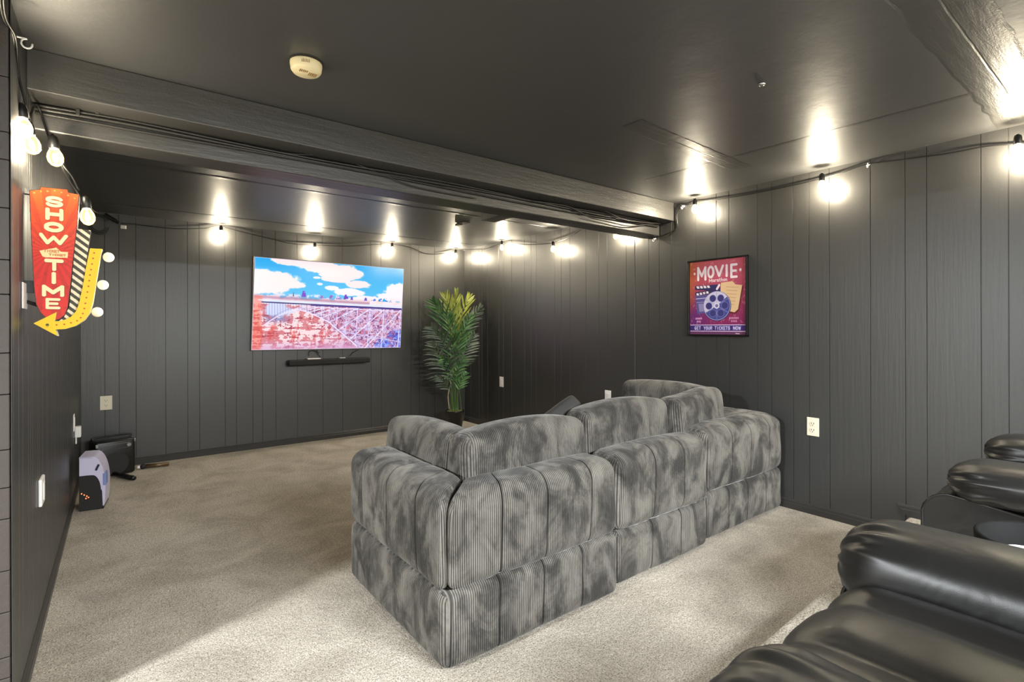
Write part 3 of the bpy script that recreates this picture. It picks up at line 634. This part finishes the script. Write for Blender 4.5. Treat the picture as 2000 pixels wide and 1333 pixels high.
def paint_arrow(cv, P):
    cv.a[:] = (236, 196, 4)
    pts = [(184, 495), (182, 505.5), (180, 516.5), (178, 527.5), (176, 538), (174.5, 549), (173, 560), (171, 571), (169, 582), (167, 593), (165, 603), (162, 613), (158, 621), (151, 627), (139, 631), (126, 634), (111, 635)]
    for x, y_ in pts: cv.disc(*P(x, y_), .009, (214, 96, 10)); cv.disc(*P(x, y_), .005, (150, 52, 14))
    cv.disc(*P(93, 635), .014, (70, 60, 20)); cv.disc(*P(93, 638), .009, (200, 160, 10))
face('arrow_print', A2, -.0086, paint_arrow, t)
for x, y_ in ((212, 503), (201, 557), (190, 610)):
    c_ = onY(SY+.02, x, y_); b = bm_(); bmesh.ops.create_uvsphere(b, u_segments=20, v_segments=14, radius=.0165, matrix=Matrix.Translation(tuple(c_)) @ Matrix.Diagonal((1, 1, 1.05, 1)))
    g = local(t, obj('globe_bulb', b, M_globe, t, True)); b = bm_(); cyl(b, (c_[0]-.018, c_[1], c_[2]), .008, .014, 'x', 14); s2 = obj('bulb_socket', b, M_blackp, g); s2.matrix_parent_inverse = g.matrix_parent_inverse.copy()
    l = bpy.data.lights.new('globe_light', 'POINT'); l.energy = .15; l.shadow_soft_size = .02; l.color = (1, .9, .7); lo_ = bpy.data.objects.new('globe_light', l); lo_.location = (c_[0]+.03, c_[1]-.01, c_[2]); C.objects.link(lo_)
b = bm_(); mp_ = [onX(-W, 44, 578), onX(-W, 57, 636)]
box(b, (-W+.001, -3.18, 1.235), (-W+.006, -3.09, 1.32), .002); local(t, obj('mount_plate', b, M_white, t))
b = bm_(); tube(b, [(-W+.004, SY+.02, 1.26), (-W+.03, SY+.02, 1.25), (-W+.05, SY+.025, 1.24)], .006, 8); local(t, obj('bracket', b, M_blackp, t)); b = bm_(); tube(b, [(-W+.001, SY+.02, 1.62), (-W+.035, SY+.02, 1.62)], .004, 8); local(t, obj('bracket', b, M_blackp, t)); b = bm_(); box(b, (-W+.001, SY+.008, 1.29), (-W+.03, SY+.035, 1.33)); local(t, obj('bracket', b, M_blackp, t))

# ------------------------------------------------------------------ string lights
def bulb_into(root, loc, lean=(0, 0, -1), power=None, lit=True):
    """socket > part; bulb glass > filament; loc = centre of the glass"""
    p = Vector(loc); R = Vector((0, 0, -1)).rotation_difference(Vector(lean)).to_matrix().to_4x4(); M = Matrix.Translation(p) @ R
    b = bm_(); lathe(b, [(.004, -.031), (.014, -.026), (.0215, -.014), (.0235, 0), (.021, .013), (.0145, .026), (.011, .034)], 20, M)
    g = obj('bulb', b, M_glass, root, True)
    b = bm_(); tube(b, [M @ Vector(q) for q in ((-.005, 0, .012), (-.004, 0, -.012), (0, .003, -.015), (.004, 0, -.012), (.005, 0, .012))], .0009, 5); obj('filament', b, M_fil, g)
    b = bm_(); lathe(b, [(.0135, .03), (.0155, .034), (.0155, .058), (.012, .072), (.005, .078)], 16, M); obj('socket', b, M_blackp, root, True)
    l = bpy.data.lights.new('bulb_light', 'POINT'); l.energy = BULB_W if power is None else power; l.shadow_soft_size = .009; l.color = (1, .92, .77)
    lo_ = bpy.data.objects.new('bulb_light', l); lo_.location = p; lo_.parent = root; C.objects.link(lo_)
t = thing('string_lights', 'black string of lit bulbs along the back wall and right wall under the ceiling', 'string lights')
Bb = [onY(-.085, x, y_) for x, y_ in ((432, 457), (615, 489), (766, 488))]+[onY(-.085, 890, 500)]
Rb = [onX(-.085, x, y_) for x, y_ in ((980, 484), (1080, 487), (1203, 461), (1357, 409), (1605, 364), (1988, 295))]
for p in Bb+Rb: bulb_into(t, p)
for y_ in (-5.95, -6.9): bulb_into(t, (-.06, y_, 2.0))
path = [onY(-.03, *q) for q in ((236, 436), (262, 438), (300, 443), (345, 447), (400, 446), (430, 443), (480, 455), (530, 467), (570, 476), (612, 479), (680, 481), (730, 478), (765, 477), (800, 483), (830, 495), (860, 496), (888, 490))]
path += [onX(-.03, *q) for q in ((912, 489), (945, 487), (965, 480), (980, 475), (1000, 475), (1030, 478), (1070, 476), (1083, 474), (1113, 463), (1150, 443), (1203, 448), (1240, 460), (1262, 466), (1276, 465), (1300, 458))]
path += [Vector((-.012, -3.08, 1.93)), onX(-.012, 1322, 420)]+[onX(-.02, *q) for q in ((1332, 402), (1345, 400), (1357, 396), (1380, 393), (1450, 382), (1530, 366), (1600, 350), (1645, 337), (1693, 321), (1760, 312), (1850, 300), (1925, 286), (1988, 281), (2080, 270))]+[Vector((-.02, -5.95, 2.07)), Vector((-.02, -6.9, 2.07)), Vector((-.02, -8, 2.1))]
b = bm_(); tube(b, [tuple(q) for q in path], .0038, 6); obj('cord', b, M_blackm, t, True)
b = bm_()
pc = [onY(-.04, *q) for q in ((204, 419), (226, 432), (232, 436), (241, 444))]
tube(b, [tuple(q) for q in pc[:2]], .016, 10, sm=False); tube(b, [tuple(q) for q in pc[1:3]], .012, 10, sm=False); obj('plug', b, M_blackp, t)
b = bm_(); box(b, tuple(pc[3]-np.array([.02, .01, .015])), tuple(pc[3]+np.array([.02, .01, .015])), .005); obj('plug_tip', b, M_white, t)
t = thing('string_lights', 'string of bulbs hanging from the large hook down behind the red sign', 'string lights')
Lb = [onY(-3.2, 46, 250), onY(-3.16, 62, 283), onY(-3.05, 108, 308), onY(-2.95, 171, 424)]
for p, ln in zip(Lb, ((.1, 0, -1), (.15, 0, -1), (.1, 0, -1), (.1, 0, -1))): bulb_into(t, p, Vector(ln).normalized(), 2.2)
hk = onY(-3.32, 26, 74)
for pts in ([onY(-4.2, 0, -300), onY(-3.5, 0, 10), hk, onY(-3.25, 24, 140), onY(-3.2, 38, 215), Lb[0]+np.array([-.005, 0, .075])],
            [onY(-4.1, 20, -320), onY(-3.5, 6, 5), hk+np.array([.005, 0, 0]), onY(-3.22, 37, 150), onY(-3.16, 56, 225), Lb[1]+np.array([-.01, 0, .075])],
            [Lb[1]+np.array([-.008, 0, .075]), onY(-2.96, 72, 205), onY(-2.95, 93, 262), onY(-3.0, 99, 280), Lb[2]+np.array([-.005, 0, .075]), onY(-3.0, 125, 335), onY(-2.97, 150, 376), onY(-2.96, 160, 398), Lb[3]+np.array([-.006, 0, .075])],
            [Lb[3]+np.array([-.006, 0, .075]), onY(-2.0, 178, 408), onY(-.6, 190, 416), onY(-.1, 204, 419)],
            [onY(-2.96, 93, 262), onY(-2.96, 120, 318), onY(-2.96, 140, 345), onY(-2.95, 153, 372)]):
    b = bm_(); tube(b, [tuple(q) for q in pts], .0036, 6); obj('cord', b, M_blackm, t, True)
b = bm_()
for k in range(3): c_ = onY(-.12, 193, 432); tube(b, [(c_[0]+(.05+.01*k)*math.cos(a), c_[1]+.004*k, c_[2]-.02+(.06+.012*k)*math.sin(a)) for a in np.linspace(.3, 6.0, 14)], .0035, 6)
obj('coiled_cord', b, M_blackm, t, True)
# cup hooks
def hook(p, label, dr=(0, 0, 1), s=1):
    d = Vector(dr); a = Vector((0, 0, 1)); p = Vector(p); R = Vector((0, 1, 0)).rotation_difference(d).to_matrix()
    pts = [R @ Vector((0, .03*s, 0))+p, R @ Vector((0, .012*s, 0))+p]+[R @ Vector((0, .012*s*math.cos(q)*.9, -.012*s+.012*s*math.sin(q)))+p for q in np.linspace(1.57, -3.3, 10)]
    b = bm_(); tube(b, pts, .0022*s, 8); cyl(b, R @ Vector((0, .026*s, 0))+p, .007*s, .003, tuple(d), 12)
    tag(obj('cup_hook', b, M_white, None, True), label, 'hook', 'white cup hooks holding the string lights')
hook((-W+.03, -3.32, 2.045), 'large white cup hook at the near end of the left wall', (-1, 0, 0), 1.15)
hook(onX(-.03, 1332, 402), 'white cup hook right beside the near beam end on the right wall', (1, 0, 0))
hook(onX(-.03, 1276, 466), 'white cup hook under the rear beam end on the right wall', (1, 0, 0))
hook(onX(-.03, 1694, 319), 'white cup hook between the two nearest bulbs on the right wall', (1, 0, 0))
# cables running along the beams
CBG = 'dark cables stapled along the rear beam'
def cable(label, pts, r=.005):
    b = bm_(); tube(b, pts, r, 6); tag(obj('beam_cable', b, M_cable, None, True), label, 'cable', CBG)
yb = -2.93
cable('upper straight cable in the dark bundle along the beam', [(-W+.01, yb, 1.975)]+[(x, yb-.002, 1.978-.006*math.sin(x*4)) for x in np.arange(-3.4, -.1, .3)]+[(-.05, yb, 1.975)], .006)
cable('second cable of the dark bundle along the beam', [(-W+.01, yb-.004, 1.962)]+[(x, yb-.006, 1.965+.005*math.sin(x*3)) for x in np.arange(-3.4, -.1, .25)]+[(-.05, yb, 1.965)], .006)
cable('third cable of the dark bundle, lowest at the left end', [(-W+.01, yb-.002, 1.948)]+[(x, yb-.004, 1.95+.006*math.sin(x*2.2+1)) for x in np.arange(-3.4, -.1, .25)]+[(-.05, yb-.002, 1.955)], .005)
cable('cable sagging down over the middle of the rear beam', [tuple(onY(-2.935, *q)) for q in ((560, 300), (665, 308), (700, 322), (750, 342), (800, 362), (860, 376), (930, 388))], .003)
cable('cable sagging low near the right end of the rear beam', [tuple(onY(-2.95, *q)) for q in ((1040, 393), (1110, 404), (1150, 424), (1190, 434), (1230, 442), (1270, 438), (1284, 436))], .0045)
cable('cable swinging just above the lowest sagging one at the right', [tuple(onY(-2.96, *q)) for q in ((1050, 386), (1120, 398), (1180, 412), (1215, 428), (1250, 434), (1290, 437))], .0045)
for lab, q in (('small clip on the cables at the left of the beam', (190, 216)), ('small clip on the cables at the middle of the beam', (664, 308)), ('dark screw head on the beam left of the clip', (152, 219)), ('pale nail head under the near beam', (751, 316))):
    p = onY(-2.945, *q); b = bm_(); box(b, tuple(p-np.array([.006, .004, .012])), tuple(p+np.array([.006, .006, .012])), .002)
    tag(obj('cable_clip' if 'clip' in lab else 'nail_head', b, M_metal if 'pale' in lab else M_cable), lab, 'clip' if 'clip' in lab else 'nail')

# ------------------------------------------------------------------ ceiling items
q = onZ(H, 598, 122)
t = thing('smoke_detector', 'round cream smoke detector on the ceiling near the beam', 'smoke detector', (q[0], q[1], H))
b = bm_(); lathe(b, [(.055, 0), (.055, -.01), (.052, -.03), (.046, -.038), (.0, -.0381)][:4]+[(.001, -.0385)], 36)
obj('body', b, M_cream, t, True)
b = bm_(); lathe(b, [(.058, 0), (.058, -.005), (.03, -.006)], 36); obj('mount_ring', b, M_slot, t)
b = bm_()
for k in range(5): box(b, (-.026+.006*k, -.02, -.0405), (-.023+.006*k, -.004-.001*k, -.0378))
obj('vent', b, mat('dark_cream_vent', (150, 120, 70), .6), t); b = bm_()
for k in range(5): box(b, (.008+.006*k, -.012, -.0405), (.0105+.006*k, .01, -.0378))
obj('vent', b, MATS['dark_cream_vent'], t); b = bm_()
for k in range(6): a = -2.1+k*.09; box(b, (.0535*math.cos(a)-.001, .0535*math.sin(a)-.001, -.024), (.0535*math.cos(a)+.001, .0535*math.sin(a)+.001, -.01))
obj('vent', b, mat('dark_cream_vent', (150, 120, 70), .6), t)
q = onZ(H, 1488, 163); b = bm_(); lathe(b, [(.013, H), (.013, H-.004), (.008, H-.009), (.001, H-.01)], 20, Matrix.Translation((q[0], q[1], 0)))
tag(obj('ceiling_disc', b, M_metal, None, True), 'tiny shiny round disc on the ceiling above the poster', 'disc')
q = onZ(H, 905, 435); b = bm_(); box(b, (q[0]-.035, q[1]-.07, H-.012), (q[0]+.03, q[1]+.07, H-.001), .004, M=None); box(b, (q[0]-.035, q[1]+.02, H-.02), (q[0]+.0, q[1]+.09, H-.004), .003)  # dark slabs stand in for a dark torn opening in the ceiling
tag(obj('ceiling_opening', b, M_slot), 'small dark piece standing in for a torn opening in the ceiling near the far corner', 'bracket')

# ------------------------------------------------------------------ outlets and plates
def plate(name, label, loc, rz, m, duplex=True, w=.07, h=.114, th=.006, cat='outlet'):
    t = thing(name, label, cat, loc, rz, 'wall plates')
    b = bm_(); box(b, (-w/2, -th, -h/2), (w/2, -.0005, h/2), min(.004, th*.4)); obj('cover_plate', b, m, t)
    if duplex:
        for z in (-.02, .02):
            b = bm_(); cyl(b, (0, -th-.0005, z), .0165, .003, 'y', 20); r_ = obj('receptacle', b, m, t)
            b = bm_(); box(b, (-.008, -th-.0028, z-.003), (-.0055, -th-.0018, z+.007)); box(b, (.0055, -th-.0028, z-.003), (.008, -th-.0018, z+.007)); cyl(b, (0, -th-.0022, z-.009), .0026, .0012, 'y', 10); obj('slot', b, M_slot, r_)
    else:
        b = bm_(); box(b, (-.017, -th-.003, -.033), (.017, -th, .033), .0012); obj('insert', b, m, t)
    return t
plate('wall_outlet', 'ivory double outlet on the back wall above the black karaoke speaker', (-3.51, 0, .548), 0, M_ivory, w=.08, h=.116)
plate('wall_outlet', 'white plate on the right wall just right of the palm', (0, -.78, .55), -math.pi/2, M_white, False, cat='outlet')
plate('wall_outlet', 'white plate on the right wall just behind the middle sofa cushion', (0, -2.365, .55), -math.pi/2, M_white, False)
plate('wall_outlet', 'cream double outlet on the right wall below the poster, right of the sofa', (0, -4.047, .544), -math.pi/2, M_ivory)
plate('wall_outlet', 'white thick wall plate low on the left wall, nearest the camera', (-W, -2.72, .535), math.pi/2, M_white, False, w=.1, h=.105, th=.012)
plate('wall_outlet', 'white plate on the left wall above the lavender and black speaker', (-W, -.87, .53), math.pi/2, M_white, False)
t = thing('plug_adapter', 'white plug adapter stuck on the left wall below the far plate', 'plug', (-W, -.72, .44))
b = bm_(); box(b, (.0005, -.06, -.03), (.035, 0, .045), .006); obj('body', b, M_white, t); b = bm_(); box(b, (.004, -.05, -.075), (.012, -.02, -.028), .003); obj('strain_relief', b, M_white, t)

# ------------------------------------------------------------------ palm
t = thing('potted_palm', 'tall artificial palm in a black pot in the far corner', 'plant', (-.37, -.37, 0))
b = bm_(); lathe(b, [(.078, 0), (.082, .004), (.108, .2), (.112, .202), (.112, .215), (.104, .215), (.1, .19), (.002, .19)], 32); pot = obj('pot', b, M_black, t, True)
b = bm_(); bmesh.ops.create_icosphere(b, subdivisions=4, radius=.101, matrix=Matrix.Translation((0, 0, .195)) @ Matrix.Diagonal((1, 1, .22, 1)))
for v_ in b.verts: v_.co.z += random.uniform(-.004, .008)
obj('moss', b, M_moss, t, True)
vr = Vector(_r0); vf = Vector(_f)
def pxz(x, y_, dep=0):       # picture position at the palm's distance -> local coordinates of the palm
    p = onY(-.38, x, y_); q = Vector(((p[0]+.37), (p[1]+.37), p[2])); return q*1.0+vf*dep
def frond(pts, n, ll, m, droop=.35, width=.012, spread=50, side=None):
    """pts: rachis in local coordinates; n leaflet pairs; ll leaflet length"""
    P = smoothpath(pts, 10); b = bm_(); tube(b, P, lambda u: .0045*(1-.7*u), 5, sm=False, mi=1)
    ns = len(P)-1; sd = side or Vector((1, 0, 0))
    for i in range(n):
        u = .4+.6*i/(n-1); k = min(ns-1, int(u*ns)); p = P[k].lerp(P[k+1], u*ns-k); tg = (P[k+1]-P[k]).normalized()
        L = ll*(math.sin(math.pi*(.15+.75*u))**.7)*random.uniform(.88, 1.08)*(1.0 if i < n-1 else .8)
        lat = tg.cross(vf); lat.normalize()
        for s in (-1, 1):
            sp_ = math.radians((spread*(1-.55*u))+random.uniform(-6, 6)); jit = vf*random.uniform(-.25, .25)
            d = (tg*math.cos(sp_)+lat*s*math.sin(sp_)+jit).normalized(); wv = d.cross(vf); wv.normalize(); wv = (wv+vf*random.uniform(-.5, .5)).normalized()
            prev = None; m4 = 5
            for q_ in range(m4+1):
                a = q_/m4; c_ = p+d*L*a-Vector((0, 0, 1))*droop*L*a*a; w_ = width*(math.sin(math.pi*min(1, .12+.88*a))**.7 if a < 1 else 0)*.5+.0006
                nrm_ = d.cross(wv).normalized()*w_*.35
                cur = (b.verts.new(c_-wv*w_+nrm_), b.verts.new(c_-nrm_), b.verts.new(c_+wv*w_+nrm_))
                if prev:
                    b.faces.new((prev[0], prev[1], cur[1], cur[0])); b.faces.new((prev[1], prev[2], cur[2], cur[1]))
                prev = cur
    for v_ in b.verts:                                              # fronds bend where they meet the corner walls
        for k in (0, 1):
            if v_.co[k] > .27: v_.co[k] = .27+.075*(1-math.exp(-(v_.co[k]-.27)/.075))
    me = bpy.data.meshes.new('frond'); b.to_mesh(me); b.free(); return link('frond', me, [m, M_stem], t, True)
base_px = [(880, 790), (884, 795), (890, 795), (895, 795), (899, 790)]
FR = [  # rachis picture points, depth, pairs, leaflet length, material, droop, spread
 ([(889, 800), (890, 690), (891, 620), (892, 572)], .02, 9, .2, 'Y', .0, 34),
 ([(885, 800), (889, 700), (882, 620), (870, 580)], .06, 9, .24, 'Y', .02, 40),
 ([(895, 800), (892, 700), (903, 620), (916, 582)], .05, 9, .22, 'Y', .02, 40),
 ([(880, 800), (884, 700), (872, 630), (850, 592)], -.05, 11, .27, 'G', .12, 52),
 ([(901, 800), (895, 700), (912, 640), (940, 602)], -.05, 12, .2, 'D', .1, 55),
 ([(886, 790), (888, 710), (884, 660), (876, 618)], -.12, 10, .24, 'G', .15, 52),
 ([(891, 790), (892, 710), (902, 660), (920, 622)], -.12, 11, .22, 'G', .12, 52),
 ([(884, 790), (884, 730), (870, 675), (846, 640)], -.04, 14, .27, 'D', .3, 66),
 ([(884, 790), (882, 750), (866, 710), (848, 672)], -.08, 12, .24, 'D', .35, 66),
 ([(893, 790), (895, 730), (908, 690), (926, 656)], .04, 12, .22, 'D', .2, 60),
 ([(888, 790), (888, 750), (882, 715), (868, 696)], -.12, 8, .17, 'G', .4, 52),
 ([(890, 790), (891, 750), (897, 718), (908, 698)], -.12, 8, .17, 'G', .35, 52),
 ([(885, 790), (881, 765), (870, 745), (858, 732)], -.08, 7, .14, 'D', .3, 50),
 ([(892, 790), (896, 765), (902, 745), (910, 728)], -.08, 7, .14, 'G', .3, 50),
]
for pts, dep, n, ll, mm, dr, spd in FR:
    P = [pxz(*pts[0], 0)*1.0]; P[0].z = .2
    for i, q in enumerate(pts[1:]): P.append(pxz(*q, dep*(i+1)/3-.05))
    frond(P, n, ll, {'Y': M_leafY, 'G': M_leafG, 'D': M_leafD}[mm], dr, .022, spd)
b = bm_(); tube(b, [pxz(879, 798, -.07)+Vector((0, 0, -.0)), pxz(877, 770, -.08), pxz(882, 750, -.08), pxz(880, 742, -.08)], .007, 7); obj('pale_twig', b, mat('pale_bark', (150, 142, 118), .7), t, True)

# ------------------------------------------------------------------ things on the floor by the left wall
t = thing('karaoke_speaker', 'black box karaoke speaker with an outlined control panel standing by the back wall', 'speaker', (-3.47, -.22, 0), math.radians(14))
b = bm_(); box(b, (-.13, -.1, .004), (.13, .1, .285), .02, seg=3); obj('cabinet', b, M_blackp, t, True)
b = bm_(); loop = arc(-.075, .235, .018, .018, 90, 270, 8)+arc(.085, .235, .018, .018, -90, 90, 8); loop.append(loop[0]); tube(b, [(x, -.102, z) for x, z in loop], .0016, 5, sm=False); obj('panel_outline', b, M_metal, t)
b = bm_(); cyl(b, (.085, -.103, .235), .013, .008, 'y', 18); obj('knob', b, M_metal, t)
b = bm_(); cyl(b, (0, -.101, .1), .085, .004, 'y', 32); obj('speaker_grille', b, M_grille, t)
b = bm_(); tube(b, [(-.12, 0, .28), (-.11, 0, .305), (.11, 0, .305), (.12, 0, .28)], .007, 8); obj('handle', b, M_blackp, t, True)
for lo, hi in (((-.13, -.112, .24), (-.112, -.1, .268)), ((.118, -.112, .255), (.13, -.1, .28))): b = bm_(); box(b, lo, hi, .003); obj('corner_guard', b, M_metal, t)
# arched speaker
t = thing('arched_speaker', 'lavender white and black arched speaker standing on the carpet against the left wall', 'speaker', (-3.562, -1.17, 0), math.radians(-6))
def fn_(p, d): return (p[0], d, p[1])
out = [(-.075, .005), (.068, .005), (.075, .06), (.078, .15)]+[(.078*math.cos(a)*1.0, .15+.21*math.sin(a)) for a in np.linspace(.12, 1.5, 10)]+[(-.03, .362), (-.075, .362)]
inn = [(-.075, .005), (.06, .005), (.062, .03), (.058, .12)]+[(.052*math.cos(a)-.0, .12+.115*math.sin(a)) for a in np.linspace(.12, 1.5, 9)]+[(-.03, .237), (-.075, .237)]
b = bm_(); prism(b, out, fn_, -.0, .26); obj('shell', b, M_lav, t)
b = bm_(); prism(b, inn, fn_, -.012, -.001); gr_ = obj('front_grille', b, M_grille, t)
b = bm_(); prism(b, [(-.075, .362), (-.028, .362), (.0, .357), (.0, .351), (-.028, .355), (-.075, .355)], fn_, -.006, -.0005); obj('top_trim', b, mat('pale_grey_trim', (176, 172, 196), .4), t)
b = bm_(); box(b, (.022, -.006, .262), (.036, .001, .305), .002, M=Matrix.Translation((.03, 0, .28)) @ Matrix.Rotation(math.radians(24), 4, 'Y') @ Matrix.Translation((-.03, 0, -.28))); obj('handle_slot', b, mat('navy_slot', (24, 28, 52), .5), t)
b = bm_()
for x, z in ((-.06, .12), (-.045, .11), (-.03, .1), (-.02, .09), (-.035, .085)): cyl(b, (x, -.0135, z), .004, .003, 'y', 10)
obj('indicator_lights', b, M_led, t)
b = bm_(); box(b, (-.075, -.01, 0), (.07, .25, .02), .004); obj('foot', b, M_black, t)
b = bm_(); box(b, (.062, -.004, .155), (.082, .1, .24), .006); obj('blue_grip', b, mat('pale_blue_plastic', (120, 136, 190), .4), t)
t.scale = (.86, .8, .95)
# microphones
t = thing('microphone', 'bronze handheld microphone lying on the carpet by the back baseboard', 'microphone', (-3.19, -.215, .022), math.radians(-6))
b = bm_(); tube(b, [(-.06, 0, 0), (.1, 0, -.004)], lambda u: .017-.003*u, 14, sm=False); obj('body', b, M_bronze, t, True)
b = bm_(); bmesh.ops.create_uvsphere(b, u_segments=18, v_segments=12, radius=.021, matrix=Matrix.Translation((-.078, 0, 0)) @ Matrix.Diagonal((1.15, 1, 1, 1))); obj('grille', b, M_grille, t, True)
b = bm_(); cyl(b, (-.108, 0, -.002), .012, .02, 'x', 14); obj('end_ring', b, M_white, t, True)
t = thing('microphone', 'black handheld microphone lying on the carpet in front of the karaoke speaker', 'microphone', (-3.4, -.43, .022), math.radians(-62))
b = bm_(); tube(b, [(-.12, 0, 0), (.12, 0, -.003)], lambda u: .016+.003*u, 12, sm=False); obj('body', b, M_blackp, t, True)
b = bm_(); cyl(b, (.13, 0, -.004), .017, .02, 'x', 14); obj('end_cap', b, M_blackp, t, True)
b = bm_(); bmesh.ops.create_uvsphere(b, u_segments=16, v_segments=10, radius=.02, matrix=Matrix.Translation((-.135, 0, 0))); obj('grille', b, M_grille, t, True)

# ------------------------------------------------------------------ recliners
def arm_pillow(parent, x, yf, yb_, w, z0, z1, pleats=11, seed=1, rise=.0, bulge=1):
    """overstuffed arm: tapered roll along y with gathered pleats at its front end"""
    rng = np.random.RandomState(seed); nu, nv = 150, 160; L = yf-yb_
    u = np.linspace(0, 1, nu)[:, None]; an = np.linspace(0, 2*np.pi, nv, endpoint=False)[None, :]
    dist = u*L; rf = np.clip(dist/.11, 0, 1); env = np.sqrt(np.clip(1-(1-rf)**2.4, 0, 1)); back = np.clip((L-dist)/.1, 0, 1); env = env*np.sqrt(np.clip(1-(1-back)**2, 0, 1))
    a_, b_ = w/2, (z1-z0)/2; sq = 1/((np.abs(np.cos(an))**2.5+np.abs(np.sin(an))**2.5)**(1/2.5))
    ph = rng.rand(6)*6; am = .55+.45*np.sin(2*an+ph[4]); fold = np.exp(-(dist/.075)**1.5)*env**.4*am*(.12*np.sin(pleats*an+1.6*np.sin(3*an+ph[0])+ph[1])+.07*np.abs(np.sin(.5*(1.7*pleats*an+ph[2]+9*dist)))-.035)
    wr = .012*np.sin(3*an+ph[3]+5*u)*np.exp(-dist/.3)+.012*np.sin(2*an+14*dist+ph[5])*.5
    low = np.clip(-np.sin(an), 0, 1); creas = .05*low*np.exp(-((np.sin(an)+.55)/.12)**2)*np.sin(40*dist+3*np.sin(9*dist+ph[0]))
    rad = env*sq*(1+fold+wr+creas)
    X = x+a_*rad*np.cos(an); Z = (z0+z1)/2+b_*rad*np.sin(an)+rise*dist; Y = yf-dist+0*an-.03*np.exp(-dist/.03)*np.cos(pleats*an+ph[1])*.15
    V = np.stack([X, Y, Z], -1).reshape(-1, 3); idx = np.arange(nu*nv).reshape(nu, nv); nx = np.roll(idx, -1, 1)
    F = np.stack([idx[:-1], nx[:-1], nx[1:], idx[1:]], -1).reshape(-1, 4)
    return local(parent, npobj('arm_pillow', V, F, M_leather, parent))
def recliner(label, xl, xr, yf, z=.13, aw=.2, seed=1, armh=.6, pz=.2, back=(0, 0), panel=.17, seat=.5, dz=(0, 0)):
    t = thing('recliner', label, 'recliner', ((xl+xr)/2, yf-.45, z), group='black leather recliners')
    for s, x in ((0, xl), (1, xr)):
        # side panel with piping
        pr = [(yf-.02, 0), (yf-.01, armh-.2), (yf-.03, armh-.14), (yf-.09, armh-.1), (yf-.6, armh-.15), (yf-.85, armh-.15), (yf-.85, 0)]
        pr = [(yf-.02, .01), (yf-.005, .36)]+[(yf-.075+.07*math.cos(a), armh-panel+.07*math.sin(a)) for a in np.linspace(.1, 1.5, 6)]+[(yf-.85, armh-panel-.03), (yf-.85, .01)]
        b = bm_(); prism(b, pr, lambda p, d: (x+d, p[0], z+p[1]), -aw*.42, aw*.42); local(t, obj('arm_panel', b, M_leather, t))
        for sx in (-1, 1):
            b = bm_(); tube(b, [(x+sx*aw*.42, p[0], z+p[1]) for p in pr[:-1]], .0045, 6, sm=False); local(t, obj('piping', b, M_leather, t, True))
        arm_pillow(t, x, yf+.02-back[s], yf-.78, aw+.05, z+armh-pz+dz[s], z+armh+dz[s], seed=seed+s, rise=.02)
    x0_, x1_ = xl+aw*.42, xr-aw*.42
    local(t, pad('seat_cushion', (x0_-.02, yf-.72, z+.27), (x1_+.02, yf-.02, z+seat), M_leather, t, .05, rt=.08, ribs=False, seams=(.36, .72), puff=.018))
    local(t, pad('footrest', (x0_, yf-.1, z+.07), (x1_, yf+.01, z+.38), M_leather, t, .05, ribs=False, seams=(.33, .67), puff=.02))
    local(t, pad('backrest', (x0_-.03, yf-.98, z+.4), (x1_+.03, yf-.74, z+.98), M_leather, t, .09, ribs=False, seams=(.5,), puff=.03))
    b = bm_(); box(b, (xl-.05, yf-.83, z+.001), (xr+.05, yf-.06, z+.06), .01); local(t, obj('base', b, M_black, t))
    return t
recliner('black leather recliner nearest the camera, cut off by the bottom right corner', -2.73, -2.06, -4.97, seed=3, back=(.07, 0), dz=(-.008, 0))
recliner('black leather recliner by the right wall with a piped side panel', -1.31, -.72, -4.93, seed=8, armh=.625, pz=.13, back=(.075, .06), panel=.175)
q = onZ(.64, 2030, 1082)
t = thing('side_table', 'round black table with a raised rim between the two recliners', 'table', (q[0]+.02, q[1]-.02, .13))
b = bm_(); lathe(b, [(.001, .5), (.12, .5), (.125, .535), (.132, .54), (.138, .535), (.135, .49), (.02, .48), (.018, .03), (.1, .012), (.1, .002), (.001, .002)], 48); obj('tray_top', b, mat('matt_black_tray', (10, 10, 10), .75, spec=.12), t, True)
b = bm_(); lathe(b, [(.001, .503), (.032, .503), (.038, .515), (.034, .516), (.001, .508)], 24); o = obj('saucer', b, M_napkin, None, True); q = onZ(.635, 2004, 1086); o.location = (q[0], q[1], .13); tag(o, 'white dish inside the round black table at the right edge', 'dish')
